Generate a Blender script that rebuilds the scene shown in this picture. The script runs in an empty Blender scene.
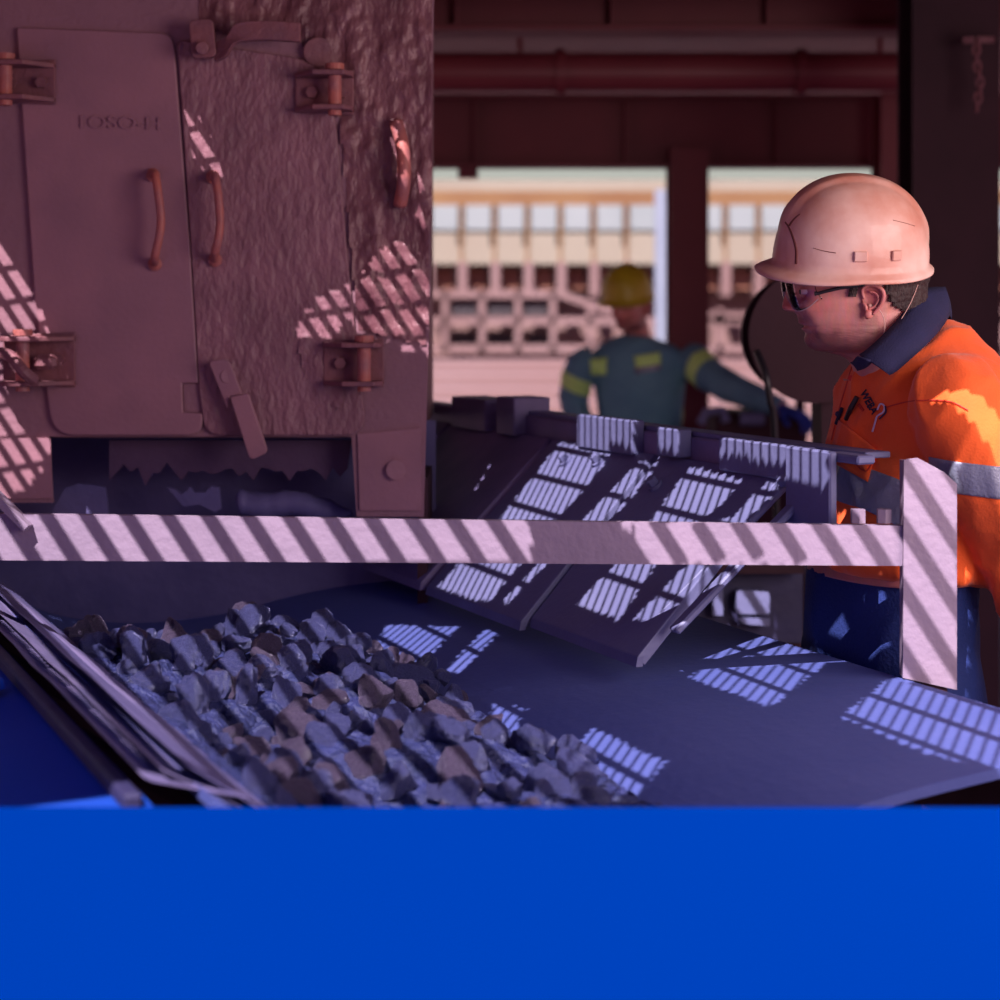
import bpy, bmesh, math, random
import numpy as np
from mathutils import Vector, Matrix, noise
from mathutils.bvhtree import BVHTree
random.seed(7)
PI = math.pi
SC = bpy.context.scene
COL = SC.collection

# ------------------------------------------------------------ camera
F = 1770.0; HY = 306.0; CH = 1.62
cam = bpy.data.cameras.new('camera'); camo = bpy.data.objects.new('camera', cam); COL.objects.link(camo)
camo.location = (0, 0, CH); camo.rotation_euler = (PI/2, 0, 0)
cam.sensor_width = 36; cam.lens = F/1000*36
cam.shift_y = (HY-500)/1000
cam.clip_end = 300
cam.dof.use_dof = True; cam.dof.focus_distance = 2.95; cam.dof.aperture_fstop = 3.0
SC.camera = camo

# ------------------------------------------------------------ sky, sun, added fill lamp, exposure
SUN_H = Vector((.36, .93, 0)).normalized(); SUN_K = .85
SUN = (SUN_H*SUN_K + Vector((0, 0, -1))).normalized()      # direction the light travels
sl = bpy.data.lights.new('sun', 'SUN'); so = bpy.data.objects.new('sun', sl); COL.objects.link(so)
sl.energy = 10; sl.angle = math.radians(.22); sl.color = (1, .88, .90)
so.rotation_euler = SUN.to_track_quat('-Z', 'Y').to_euler(); so.location = (-3, -6, 9)
w = bpy.data.worlds.new('world'); SC.world = w; w.use_nodes = True
nt = w.node_tree; nt.nodes.clear()
out = nt.nodes.new('ShaderNodeOutputWorld'); bg = nt.nodes.new('ShaderNodeBackground')
tc = nt.nodes.new('ShaderNodeTexCoord'); sp = nt.nodes.new('ShaderNodeSeparateXYZ')
rp = nt.nodes.new('ShaderNodeValToRGB'); mr = nt.nodes.new('ShaderNodeMapRange')
nt.links.new(tc.outputs['Generated'], sp.inputs[0]); nt.links.new(sp.outputs['Y'], mr.inputs[0])
mr.inputs[1].default_value = -1; mr.inputs[2].default_value = 1
nt.links.new(mr.outputs[0], rp.inputs[0])
rz = nt.nodes.new('ShaderNodeValToRGB'); nt.links.new(sp.outputs['Z'], rz.inputs[0]); mxw = nt.nodes.new('ShaderNodeMixRGB')
nt.links.new(rz.outputs[0], mxw.inputs[1]); mxw.inputs[2].default_value = (.60, .62, .56, 1); nt.links.new(rp.outputs[0], mxw.inputs[0]); nt.links.new(mxw.outputs[0], bg.inputs[0])
ez = rz.color_ramp.elements; ez[0].position = .05; ez[0].color = (.46, .19, .24, 1); ez[1].position = .5; ez[1].color = (.16, .24, .95, 1)   # dusty horizon, blue above
q_ = ez.new(.22); q_.color = (.38, .17, .32, 1); nt.links.new(bg.outputs[0], out.inputs[0])
e = rp.color_ramp.elements
e[0].position = .62; e[0].color = (0, 0, 0, 1)          # deep sky behind the viewer
e[1].position = 1; e[1].color = (1, 1, 1, 1)           # pale horizon beyond the plant
bg.inputs[1].default_value = .82
al = bpy.data.lights.new('worker_fill_lamp', 'AREA'); ao = bpy.data.objects.new('worker_fill_lamp', al); COL.objects.link(ao)
al.shape = 'RECTANGLE'; al.size = 1.2; al.size_y = 1.0; al.energy = 34; al.color = (1, .80, .77)  # added fill to brighten the worker, not an actual opening
ao.location = (1.65, 1.75, 1.85); ao.rotation_euler = (Vector((.75, 3.0, 1.45))-Vector(ao.location)).to_track_quat('-Z', 'Y').to_euler()
SC.view_settings.view_transform = 'Standard'; SC.view_settings.look = 'None'
SC.view_settings.exposure = 0; SC.view_settings.gamma = 1; SC.view_settings.use_curve_mapping = False

# ------------------------------------------------------------ helpers
def P(px, py, Y): return Vector(((px-500)/F*Y, Y, CH-(py-HY)/F*Y))
def B(u, v, z): return Vector((.42*u+.9075*v, -.9075*u+.42*v, z))     # belt frame: u along the belt, v across it
def lin(c): return tuple((x/12.92 if x <= .04045 else ((x+.055)/1.055)**2.4) for x in [k/255 for k in c])
def empty(name, loc=(0, 0, 0), label=None, cat=None, group=None):
    o = bpy.data.objects.new(name, None); COL.objects.link(o); o.location = loc; o.empty_display_size = .05
    tag(o, label, cat, group); return o
def tag(o, label=None, cat=None, group=None, kind=None):
    if label: o['label'] = label
    if cat: o['category'] = cat
    if group: o['group'] = group
    if kind: o['kind'] = kind
    return o
def obj(name, bm, mat, parent=None, smooth=False, recalc=True, autos=None):
    if recalc: bmesh.ops.recalc_face_normals(bm, faces=bm.faces[:])
    me = bpy.data.meshes.new(name); bm.to_mesh(me); bm.free()
    if mat is not None: me.materials.append(mat)
    o = bpy.data.objects.new(name, me); COL.objects.link(o)
    if smooth:
        me.polygons.foreach_set('use_smooth', [True]*len(me.polygons))
    if parent is not None:
        # vertices are written in world space; keep them there
        o.parent = parent; o.matrix_parent_inverse = Matrix.Translation(-wloc(parent))
    return o
def wloc(o):
    v = Vector((0, 0, 0))
    while o is not None:
        v += Vector(o.location)+ (o.matrix_parent_inverse.translation if o.parent else Vector((0,0,0))); o = o.parent
    return v
def struct(name, bm, mat, **k):
    o = obj(name, bm, mat, **k); o['kind'] = 'structure'; return o
def bev(bm, faces_geom, r, seg=1):
    if r <= 0: return
    ed = list({e for f in faces_geom for e in f.edges})
    try: bmesh.ops.bevel(bm, geom=ed, offset=r, segments=seg, affect='EDGES', clamp_overlap=True)
    except Exception: pass
def box(bm, c, s, ax=None, r=.0):
    """box centred at c, full sizes s, axes ax=(x,y,z unit vectors)"""
    if ax is None: ax = (Vector((1, 0, 0)), Vector((0, 1, 0)), Vector((0, 0, 1)))
    c = Vector(c); vs = []
    for i in (-.5, .5):
        for j in (-.5, .5):
            for k in (-.5, .5):
                vs.append(bm.verts.new(c+ax[0]*i*s[0]+ax[1]*j*s[1]+ax[2]*k*s[2]))
    fs = [bm.faces.new([vs[a] for a in q]) for q in ((0,1,3,2),(4,6,7,5),(0,4,5,1),(2,3,7,6),(0,2,6,4),(1,5,7,3))]
    bev(bm, fs, r); return fs
def beam(bm, a, b, wdt, hgt, r=.0, up=Vector((0, 0, 1))):
    a = Vector(a); b = Vector(b); d = (b-a); L = d.length; d.normalize()
    s = d.cross(up)
    if s.length < 1e-4: s = d.cross(Vector((0, 1, 0)))
    s.normalize(); t = s.cross(d)
    return box(bm, (a+b)/2, (L, wdt, hgt), (d, s, t), r)
def tube(bm, pts, rad, n=10, cap=True, squash=None):
    pts = [Vector(p) for p in pts]
    if not hasattr(rad, '__len__'): rad = [rad]*len(pts)
    rings = []; prev = None
    for i, p in enumerate(pts):
        d = (pts[min(i+1, len(pts)-1)]-pts[max(i-1, 0)]).normalized()
        if prev is None:
            h = Vector((0, 0, 1)) if abs(d.z) < .9 else Vector((1, 0, 0))
            s = d.cross(h).normalized()
        else:
            s = (prev-d*prev.dot(d)).normalized()
        prev = s; t = d.cross(s)
        rings.append([bm.verts.new(p+(s*math.cos(2*PI*k/n)+t*math.sin(2*PI*k/n))*rad[i]) for k in range(n)])
    for i in range(len(rings)-1):
        for k in range(n):
            bm.faces.new((rings[i][k], rings[i][(k+1)%n], rings[i+1][(k+1)%n], rings[i+1][k]))
    if cap:
        bm.faces.new(rings[0][::-1]); bm.faces.new(rings[-1])
    return rings
def spline(pts, n=8):
    """catmull-rom resample"""
    pts = [Vector(p) for p in pts]; o = []
    for i in range(len(pts)-1):
        p0 = pts[max(i-1, 0)]; p1 = pts[i]; p2 = pts[i+1]; p3 = pts[min(i+2, len(pts)-1)]
        for k in range(n):
            t = k/n
            o.append(.5*((2*p1)+(p2-p0)*t+(2*p0-5*p1+4*p2-p3)*t*t+(-p0+3*p1-3*p2+p3)*t**3))
    o.append(pts[-1]); return o
def cr(a, t):
    """catmull-rom over a numpy array of rows at float index t"""
    a = np.asarray(a, float); n = len(a); i = min(int(t), n-2); f = t-i
    p0 = a[max(i-1, 0)]; p1 = a[i]; p2 = a[i+1]; p3 = a[min(i+2, n-1)]
    return .5*(2*p1+(p2-p0)*f+(2*p0-5*p1+4*p2-p3)*f*f+(-p0+3*p1-3*p2+p3)*f**3)
def cyl(bm, a, b, r, n=16, r2=None): return tube(bm, [a, b], [r, r if r2 is None else r2], n)
def prism(bm, pts, off):
    """polygon pts (3d) extruded by vector off"""
    a = [bm.verts.new(Vector(p)) for p in pts]; b = [bm.verts.new(Vector(p)+off) for p in pts]
    n = len(a); f = [bm.faces.new(a[::-1]), bm.faces.new(b)]
    for i in range(n): f.append(bm.faces.new((a[i], a[(i+1)%n], b[(i+1)%n], b[i])))
    return f
def round_poly(pts, r, n=5):
    """round the corners of a 2d polygon; r may be per-corner"""
    o = []; N = len(pts)
    if not hasattr(r, '__len__'): r = [r]*N
    for i in range(N):
        p = np.array(pts[i], float); a = np.array(pts[i-1], float); b = np.array(pts[(i+1)%N], float)
        if r[i] <= 0: o.append(tuple(p)); continue
        da = (a-p)/np.linalg.norm(a-p); db = (b-p)/np.linalg.norm(b-p)
        A = p+da*r[i]; Bq = p+db*r[i]
        for k in range(n+1):
            t = k/n; q = (1-t)**2*A+2*t*(1-t)*p+t*t*Bq; o.append(tuple(q))
    return o
def plate(bm, pts_px, Y, th, r=0):
    q = round_poly(pts_px, r) if r else pts_px
    return prism(bm, [P(x, y, Y) for x, y in q], Vector((0, -th, 0)))
def loft(bm, rings, cap=True):
    vs = [[bm.verts.new(Vector(p)) for p in r] for r in rings]; n = len(vs[0])
    for i in range(len(vs)-1):
        for k in range(n): bm.faces.new((vs[i][k], vs[i][(k+1)%n], vs[i+1][(k+1)%n], vs[i+1][k]))
    if cap: bm.faces.new(vs[0][::-1]); bm.faces.new(vs[-1])
def ellipse(c, ax, ay, a, b, n=32, e=2.2):
    o = []
    for k in range(n):
        t = 2*PI*k/n; ct, st = math.cos(t), math.sin(t)
        o.append(Vector(c)+ax*(a*math.copysign(abs(ct)**(2/e), ct))+ay*(b*math.copysign(abs(st)**(2/e), st)))
    return o
def remeshed(bm, vox, smooth_iter=4, fac=.5):
    me = bpy.data.meshes.new('tmp'); bmesh.ops.recalc_face_normals(bm, faces=bm.faces[:]); bm.to_mesh(me); bm.free()
    o = bpy.data.objects.new('tmp', me); COL.objects.link(o)
    r = o.modifiers.new('r', 'REMESH'); r.mode = 'VOXEL'; r.voxel_size = vox
    s = o.modifiers.new('s', 'SMOOTH'); s.iterations = smooth_iter; s.factor = fac
    bpy.context.view_layer.update()
    dg = bpy.context.evaluated_depsgraph_get()
    m2 = bpy.data.meshes.new_from_object(o.evaluated_get(dg))
    bpy.data.objects.remove(o); b2 = bmesh.new(); b2.from_mesh(m2); bpy.data.meshes.remove(m2); return b2

# ------------------------------------------------------------ materials
MATS = {}
def mat(name, col, rough=.6, metal=0, col2=None, scale=8, bump=0, bscale=40, contrast=.5, vor=False, spec=.5,
        stretch=(1, 1, 1), alpha=1, trans=0, sheen=0, coat=0, detail=6, bscale2=None):
    m = bpy.data.materials.new(name); m.use_nodes = True; n = m.node_tree; b = n.nodes['Principled BSDF']
    b.inputs['Roughness'].default_value = rough; b.inputs['Metallic'].default_value = metal
    b.inputs['Specular IOR Level'].default_value = spec
    b.inputs['Transmission Weight'].default_value = trans
    b.inputs['Coat Weight'].default_value = coat
    b.inputs['Sheen Weight'].default_value = sheen
    if name.startswith('plant_') or name in ('ground', 'pale_column'):
        col = tuple(c*.75 for c in col); col2 = tuple(c*.75 for c in col2) if col2 else None
    c1 = (*lin(col), 1); b.inputs['Base Color'].default_value = c1
    tcn = n.nodes.new('ShaderNodeTexCoord'); mp = n.nodes.new('ShaderNodeMapping'); mp.inputs['Scale'].default_value = stretch
    n.links.new(tcn.outputs['Object'], mp.inputs[0])
    if col2:
        t = n.nodes.new('ShaderNodeTexNoise'); t.inputs['Scale'].default_value = scale; t.inputs['Detail'].default_value = detail
        n.links.new(mp.outputs[0], t.inputs['Vector'])
        r = n.nodes.new('ShaderNodeValToRGB'); r.color_ramp.elements[0].position = .5-contrast/2; r.color_ramp.elements[1].position = .5+contrast/2
        r.color_ramp.elements[0].color = c1; r.color_ramp.elements[1].color = (*lin(col2), 1)
        n.links.new(t.outputs[0], r.inputs[0]); n.links.new(r.outputs[0], b.inputs['Base Color'])
    if bump:
        if vor:
            t = n.nodes.new('ShaderNodeTexVoronoi'); t.inputs['Scale'].default_value = bscale
        else:
            t = n.nodes.new('ShaderNodeTexNoise'); t.inputs['Scale'].default_value = bscale; t.inputs['Detail'].default_value = 5
        n.links.new(mp.outputs[0], t.inputs['Vector'])
        bu = n.nodes.new('ShaderNodeBump'); bu.inputs['Strength'].default_value = bump; bu.inputs['Distance'].default_value = .01
        n.links.new(t.outputs[0], bu.inputs['Height']); n.links.new(bu.outputs[0], b.inputs['Normal'])
    MATS[name] = m; return m
M = MATS
mat('housing_steel', (128, 92, 106), .62, .0, (146, 104, 116), 5, .25, 60)
mat('door_steel', (134, 96, 110), .55, .0, (156, 110, 122), 7, .12, 90)
mat('rust_crust', (86, 46, 58), .42, .1, (138, 92, 100), 14, .8, 60, stretch=(1, 1, .45))
mat('door_rough', (116, 78, 90), .5, .0, (150, 104, 116), 12, 1.0, 55, stretch=(1, 1, .5))
mat('rusty_fitting', (112, 74, 86), .6, .1, (134, 82, 88), 18, .3, 70)
mat('handle_rust', (140, 90, 98), .55, .0, (182, 98, 84), 25, .3, 80)
mat('rail_paint', (146, 128, 150), .5, .0, (134, 118, 140), 9, .2, 60)
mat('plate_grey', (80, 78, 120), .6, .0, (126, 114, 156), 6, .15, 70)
mat('cover_plate', (106, 108, 148), .55, .0, (96, 98, 140), 7, .15, 70)  # bluer ambient light is put into the plate colour
mat('belt_rubber', (66, 78, 144), .7, .0, (76, 86, 150), 5, .12, 60)  # blue cast mixed into the rubber's base colour
mat('dark_steel', (46, 18, 32), .8, .0, (60, 28, 42), 5, .2, 30)
mat('maroon_steel', (104, 42, 54), .6, .0, (118, 50, 60), 3, .15, 20)
mat('pipe_steel', (122, 50, 62), .5, .0, (134, 58, 68), 4, .15, 25)
mat('added_deck_blue', (0, 42, 122), .9, .0, None, 3, .0, 40, spec=.0)  # flat blue tint given to the made-up deck
mat('ore', (34, 46, 104), .28, .2, (120, 122, 184), 26, .9, 90, contrast=.5, spec=.8)  # blue cast mixed into this and the next two ore colours
mat('ore_fines', (20, 28, 66), .6, .0, (40, 46, 100), 30, .9, 90)
mat('ore_red', (56, 50, 84), .32, .2, (132, 116, 150), 26, .9, 90, contrast=.45, spec=.8)
mat('torn_rubber', (64, 44, 74), .7, .0, (80, 56, 86), 10, .3, 30)
mat('curtain_rubber', (78, 74, 122), .6, .0, (98, 92, 138), 10, .3, 30)
mat('orange_cloth', (255, 108, 34), .8, 0, (250, 92, 30), 6, .15, 260, sheen=.2)
mat('navy_cloth', (34, 34, 78), .85, 0, (28, 28, 64), 20, .3, 400)
mat('trouser_cloth', (16, 36, 96), .85, 0, (22, 46, 116), 10, .3, 200)
mat('reflective_tape', (128, 132, 156), .35, .1, (142, 146, 168), 20, .2, 200)
mat('skin', (226, 150, 140), .45, 0, (206, 120, 112), 22, .08, 300, contrast=.7)
mat('hair', (58, 36, 36), .6, 0, (40, 24, 26), 60, .8, 150, stretch=(1, 1, .25))
mat('helmet_shell', (240, 206, 194), .52, 0, (202, 128, 106), 9, .06, 60, contrast=.42, coat=.2)
mat('helmet_scuff', (120, 66, 58), .6)
mat('helmet_yellow', (196, 178, 44), .4, 0, (176, 156, 40), 10, 0)
mat('black_plastic', (30, 26, 34), .4)
mat('lens', (250, 240, 245), .05, 0, None, trans=1)
mat('lens_rim', (176, 150, 158), .2)
mat('cord', (214, 170, 160), .6)
mat('thread_navy', (30, 28, 60), .7)
mat('thread_white', (230, 225, 240), .7)
mat('thread_red', (214, 60, 50), .7)
mat('teal_cloth', (110, 158, 178), .85, 0, (88, 134, 162), 8, .2, 80)
mat('lime_tape', (206, 252, 150), .5)
mat('glove_blue', (44, 70, 170), .7)
mat('glove_grey', (150, 146, 170), .7)
mat('boot', (60, 44, 40), .7)
mat('eye', (235, 230, 228), .2)
mat('iris', (50, 60, 80), .2)
mat('ground', (174, 146, 146), .9, 0, (160, 130, 130), .6, .2, 3)
mat('floor_plate', (70, 54, 66), .8, 0, (84, 62, 70), 3, .3, 20)
mat('plant_cream', (206, 196, 172), .8, 0, (196, 180, 156), .8, 0)
mat('plant_white', (202, 212, 210), .7, 0, (188, 200, 198), 1.2, 0)
mat('plant_pink', (186, 150, 146), .8, 0, (174, 134, 128), .8, 0)
mat('plant_ochre', (190, 146, 96), .8, 0, (164, 112, 70), .9, 0)
mat('plant_rust', (204, 140, 112), .8, 0, (176, 112, 90), 1.5, 0)
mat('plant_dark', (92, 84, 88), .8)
mat('pale_column', (196, 206, 226), .6, 0, (180, 190, 212), 2, 0)
mat('roof_sheet', (80, 60, 66), .8)
mat('added_guard_blue', (16, 60, 156), .8, 0, (20, 66, 164), 4, .1, 30, spec=.2)  # flat blue tint for the made-up guard and its ribs
mat('machine_blue', (46, 44, 86), .6, 0, (40, 36, 70), 8, .2, 30)

def lens_mat():
    m = M['lens']; n = m.node_tree; b = n.nodes['Principled BSDF']; o = n.nodes['Material Output']
    t = n.nodes.new('ShaderNodeBsdfTransparent'); t.inputs[0].default_value = (.95, .90, .93, 1); g = n.nodes.new('ShaderNodeBsdfGlossy'); g.inputs['Roughness'].default_value = .06
    f = n.nodes.new('ShaderNodeFresnel'); f.inputs[0].default_value = 1.45; mx = n.nodes.new('ShaderNodeMixShader')
    n.links.new(f.outputs[0], mx.inputs[0]); n.links.new(t.outputs[0], mx.inputs[1]); n.links.new(g.outputs[0], mx.inputs[2]); n.links.new(mx.outputs[0], o.inputs[0])
lens_mat()
# ------------------------------------------------------------ roof with gratings (openings follow the sun back from what it lights)
RZ = 2.6
def roofpt(p):
    p = Vector(p); t = (RZ-p.z); return (p.x-SUN_H.x*SUN_K*t, p.y-SUN_H.y*SUN_K*t)
def zpl(px, py, z):                       # where the sight line meets the level z
    Y = (CH-z)*F/(py-HY); return P(px, py, Y)
D1 = SUN_H.to_2d() if hasattr(SUN_H, 'to_2d') else Vector((SUN_H.x, SUN_H.y))
D2 = Vector((.39, -.92)).normalized(); D3 = Vector((1, .12)).normalized()
openings = []                             # (type, polygon on the roof)
def opening(kind, pts): openings.append((kind, [roofpt(p) for p in pts]))
# lines through the sloped cover plates: plane from ridge (v 1.70, z 1.345) to foot (v 1.36, z 1.05)
def slope_hit(px, py):
    # plane through B(0,1.70,1.345), direction u, and B(0,1.36,1.05)
    a = B(0, 1.70, 1.345); n = B(1, 0, 0).cross(B(0, 1.36, 1.05)-a).normalized()
    d = P(px, py, 1)-Vector((0, 0, CH)); o = Vector((0, 0, CH)); t = (a-o).dot(n)/d.dot(n); return o+d*t
def ridge_hit(px, py, v=1.69):
    n = B(0, 1, 0); d = P(px, py, 1)-Vector((0, 0, CH)); t = v/d.dot(n); return Vector((0, 0, CH))+d*t
RY = 2.74; WY = 3.60
def pad(z0, z1, x0, x1, Y): return [Vector((x0, Y, z0)), Vector((x1, Y, z0)), Vector((x1, Y, z1)), Vector((x0, Y, z1))]
opening('coarse', [P(-14, 511, RY), P(528, 511, RY), P(534, 561, RY), P(-14, 561, RY)])
opening('coarse', [P(628, 518, RY), P(906, 522, RY), P(906, 570, RY), P(648, 568, RY)])
opening('coarse', [P(900, 452, RY), P(960, 452, RY), P(960, 700, RY), P(900, 700, RY)])
W = lambda L: [P(x, y, WY) for x, y in L]
opening('wall', W([(-40, 190), (0, 240), (22, 268), (50, 330), (74, 388), (66, 420), (46, 470), (12, 506), (-40, 520)]))
opening('wall', W([(186, 117), (203, 124), (222, 160), (226, 182), (210, 182), (196, 160)]))
opening('wall', W([(392, 120), (404, 124), (411, 180), (404, 210), (394, 170)]))
opening('wall', W([(412, 168), (424, 180), (426, 240), (414, 214)]))
opening('wall', W([(392, 238), (410, 244), (432, 270), (432, 356), (404, 350), (352, 328), (334, 344), (300, 344), (300, 326), (322, 300), (352, 290), (372, 262)]))
S = lambda L: [slope_hit(x, y) for x, y in L]
opening('fine', S([(560, 438), (613, 449), (586, 484), (553, 522), (489, 603), (436, 588), (498, 518)]))
opening('fine', S([(640, 457), (660, 459), (622, 505), (596, 524), (570, 540), (508, 604), (504, 598), (548, 552)]))
opening('fine', S([(690, 462), (742, 476), (722, 500), (690, 525), (656, 560), (618, 616), (574, 602), (632, 540), (646, 520)]))
opening('fine', S([(768, 476), (784, 482), (742, 520), (716, 548), (706, 576), (660, 624), (632, 615), (690, 556), (722, 522)]))
G = lambda L, v=1.69: [ridge_hit(x, y, v) for x, y in L]
opening('fine', G([(579, 412), (635, 418), (635, 452), (577, 444)]))
opening('fine', G([(658, 424), (681, 427), (680, 458), (657, 454)]))
opening('fine', G([(724, 434), (800, 444), (800, 472), (722, 462)]))
opening('fine', G([(788, 440), (836, 452), (834, 524), (790, 520)]))
Z = lambda L, z=1.03: [zpl(x, y, z) for x, y in L]
opening('fine', Z([(746, 624), (838, 654), (768, 695), (686, 666)], 1.045))
opening('fine', Z([(906, 666), (1010, 700), (1040, 770), (925, 742), (838, 706)], 1.045))
opening('fine', Z([(592, 722), (666, 756), (604, 792), (540, 746)], 1.0))
opening('fine', Z([(386, 622), (462, 631), (396, 668), (340, 660)], 1.0))
opening('fine', Z([(490, 634), (504, 638), (460, 666), (440, 664)], 1.0))
opening('fine', Z([(490, 690), (524, 700), (500, 720), (470, 716)], 1.0))
opening('fine', Z([(716, 776), (760, 800), (690, 824), (646, 806)], 1.03))
opening('coarse', Z([(100, 636), (240, 604), (385, 630), (400, 668), (500, 690), (560, 750), (590, 800), (380, 812), (200, 760), (150, 700)], 1.03))
opening('coarse', [P(x, y, 2.86) for x, y in [(800, 562), (836, 566), (850, 650), (796, 650)]])
opening('coarse', [P(x, y, 2.86) for x, y in [(858, 572), (884, 580), (906, 650), (872, 652)]])
opening('solid', [P(x, y, 2.76) for x, y in [(930, 384), (956, 386), (985, 402), (1010, 440), (1030, 490), (1000, 486), (978, 446), (950, 405)]])
opening('coarse', [B(-3.5, .44, 1.16), B(-1.9, .44, 1.16), B(-1.9, .62, 1.06), B(-3.5, .62, 1.06)])
opening('solid', [P(x, y, 3.0) for x, y in [(850, 176), (885, 178), (896, 190), (880, 186)]])
opening('coarse', [P(x, y, 3.85) for x, y in [(38, 558), (84, 556), (108, 584), (70, 592)]])
opening('wall', [P(x, y, 3.3) for x, y in [(14, 556), (34, 556), (62, 604), (50, 606)]])
opening('coarse', [P(x, y, 4.2) for x, y in [(712, 584), (770, 586), (770, 622), (712, 616)]])
CS = .01; X0, X1, Y0, Y1 = -3.0, 3.0, .72, 5.6
nx = int((X1-X0)/CS); ny = int((Y1-Y0)/CS)
gx = X0+(np.arange(nx)+.5)*CS; gy = Y0+(np.arange(ny)+.5)*CS
GX, GY = np.meshgrid(gx, gy)
grid = {k: np.zeros((ny, nx), bool) for k in ('coarse', 'wall', 'fine', 'solid')}
for kind, poly in openings:
    ins = np.zeros((ny, nx), bool); n = len(poly); j = n-1
    for i in range(n):
        xi, yi = poly[i]; xj, yj = poly[j]
        if abs(yi-yj) > 1e-9:
            ins ^= ((yi > GY) != (yj > GY)) & (GX < (xj-xi)*(GY-yi)/(yj-yi)+xi)
        j = i
    if kind in ('coarse', 'wall') or True: ins &= ~(grid['coarse'] | grid['wall'] | grid['fine'] | grid['solid'])
    grid[kind] |= ins
hole = grid['coarse'] | grid['wall'] | grid['fine'] | grid['solid']
bm = bmesh.new()
# merge identical rows into strips
j = 0
while j < ny:
    j2 = j+1
    while j2 < ny and (hole[j2] == hole[j]).all(): j2 += 1
    row = ~hole[j]; i = 0
    while i < nx:
        if not row[i]: i += 1; continue
        i2 = i
        while i2 < nx and row[i2]: i2 += 1
        xa, xb, ya, yb = X0+i*CS, X0+i2*CS, Y0+j*CS, Y0+j2*CS
        vs = [bm.verts.new(q) for q in ((xa, ya, RZ), (xb, ya, RZ), (xb, yb, RZ), (xa, yb, RZ))]
        bm.faces.new(vs)
        i = i2
    j = j2
ceil_o = struct('ceiling', bm, M['roof_sheet'], recalc=False)
sm = ceil_o.modifiers.new('thickness', 'SOLIDIFY'); sm.thickness = .004; sm.use_rim = False
def dil(a, k):
    a = a.copy()
    for _ in range(k):
        b = a.copy(); b[1:] |= a[:-1]; b[:-1] |= a[1:]; b[:, 1:] |= a[:, :-1]; b[:, :-1] |= a[:, 1:]; a = b
    return a
def bars(bm, mask, d, pitch, wd, hg, phase=0, z=RZ+.008):
    d = Vector((d[0], d[1])); n = Vector((-d.y, d.x))
    lo = min(n.x*x+n.y*y for x in (X0, X1) for y in (Y0, Y1)); hi = max(n.x*x+n.y*y for x in (X0, X1) for y in (Y0, Y1))
    t0 = min(d.x*x+d.y*y for x in (X0, X1) for y in (Y0, Y1)); t1 = max(d.x*x+d.y*y for x in (X0, X1) for y in (Y0, Y1))
    T = np.arange(t0, t1, CS)
    s = lo+phase
    while s < hi:
        xs = n.x*s+d.x*T; ys = n.y*s+d.y*T
        ii = ((xs-X0)/CS).astype(int); jj = ((ys-Y0)/CS).astype(int)
        ok = (ii >= 0) & (ii < nx) & (jj >= 0) & (jj < ny)
        v = np.zeros(len(T), bool); v[ok] = mask[jj[ok], ii[ok]]
        k = 0
        while k < len(T):
            if not v[k]: k += 1; continue
            k2 = k
            while k2 < len(T) and v[k2]: k2 += 1
            a = Vector((xs[k], ys[k], z)); b = Vector((xs[k2-1]+1e-4, ys[k2-1], z))
            if (b-a).length > .01: beam(bm, a, b, wd, hg)
            k = k2
        s += pitch
def own(k):
    oth = np.zeros((ny, nx), bool)
    for q in grid:
        if q != k: oth |= grid[q]
    return dil(grid[k], 2) & ~oth
root = empty('roof_grating', (0, 3.4, RZ), 'rusty steel bar grating laid over the openings in the roof', 'grating')
g1 = bmesh.new(); bars(g1, own('coarse'), D2, .0575, .021, .006); obj('wide_bars', g1, M['dark_steel'], root)
g2 = bmesh.new(); bars(g2, own('wall'), D2, .036, .012, .006); bars(g2, own('wall'), D3, .052, .006, .006); obj('crossed_bars', g2, M['dark_steel'], root)
mm = own('fine')
g3 = bmesh.new(); bars(g3, mm, D1, .0195, .0052, .010); bars(g3, mm, D2, .094, .014, .006); obj('fine_bars', g3, M['dark_steel'], root)
# ------------------------------------------------------------ floor, deck, ground
bm = bmesh.new(); box(bm, (0, 3.5, -.05), (10, 16, .1)); struct('floor', bm, M['floor_plate'])
bm = bmesh.new(); box(bm, (0, 60, -.08), (160, 97, .1)); o = struct('ground', bm, M['ground'])
# upper deck over the far walkway
bm = bmesh.new(); box(bm, (0, 8.35, 3.05), (9, 6.3, .12)); struct('ceiling_far', bm, M['maroon_steel'])
bm = bmesh.new(); box(bm, (0, 5.25, 2.85), (9, .08, .5)); struct('ceiling_step', bm, M['maroon_steel'])


# ------------------------------------------------------------ chute housing with its access doors
H = empty('chute_housing', P(220, 300, 3.75)*1, 'big rusty steel chute housing with two access doors standing at the left', 'machine housing')
H.location.z = 0
bm = bmesh.new()
# shell: front sheet with a recessed mouth below, sides and back
plate(bm, [(-260, -120), (436, -120), (433, 60), (430, 300), (427, 400), (424, 516), (357, 516), (352, 436), (50, 436), (54, 502), (-260, 502)], WY+.012, .012)
box(bm, ((P(430, 0, WY).x+P(-260, 0, WY).x)/2, WY+.43, 2.0), (P(430, 0, WY).x-P(-260, 0, WY).x-.05, .8, 1.3))
obj('shell', bm, M['housing_steel'], H)
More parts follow.
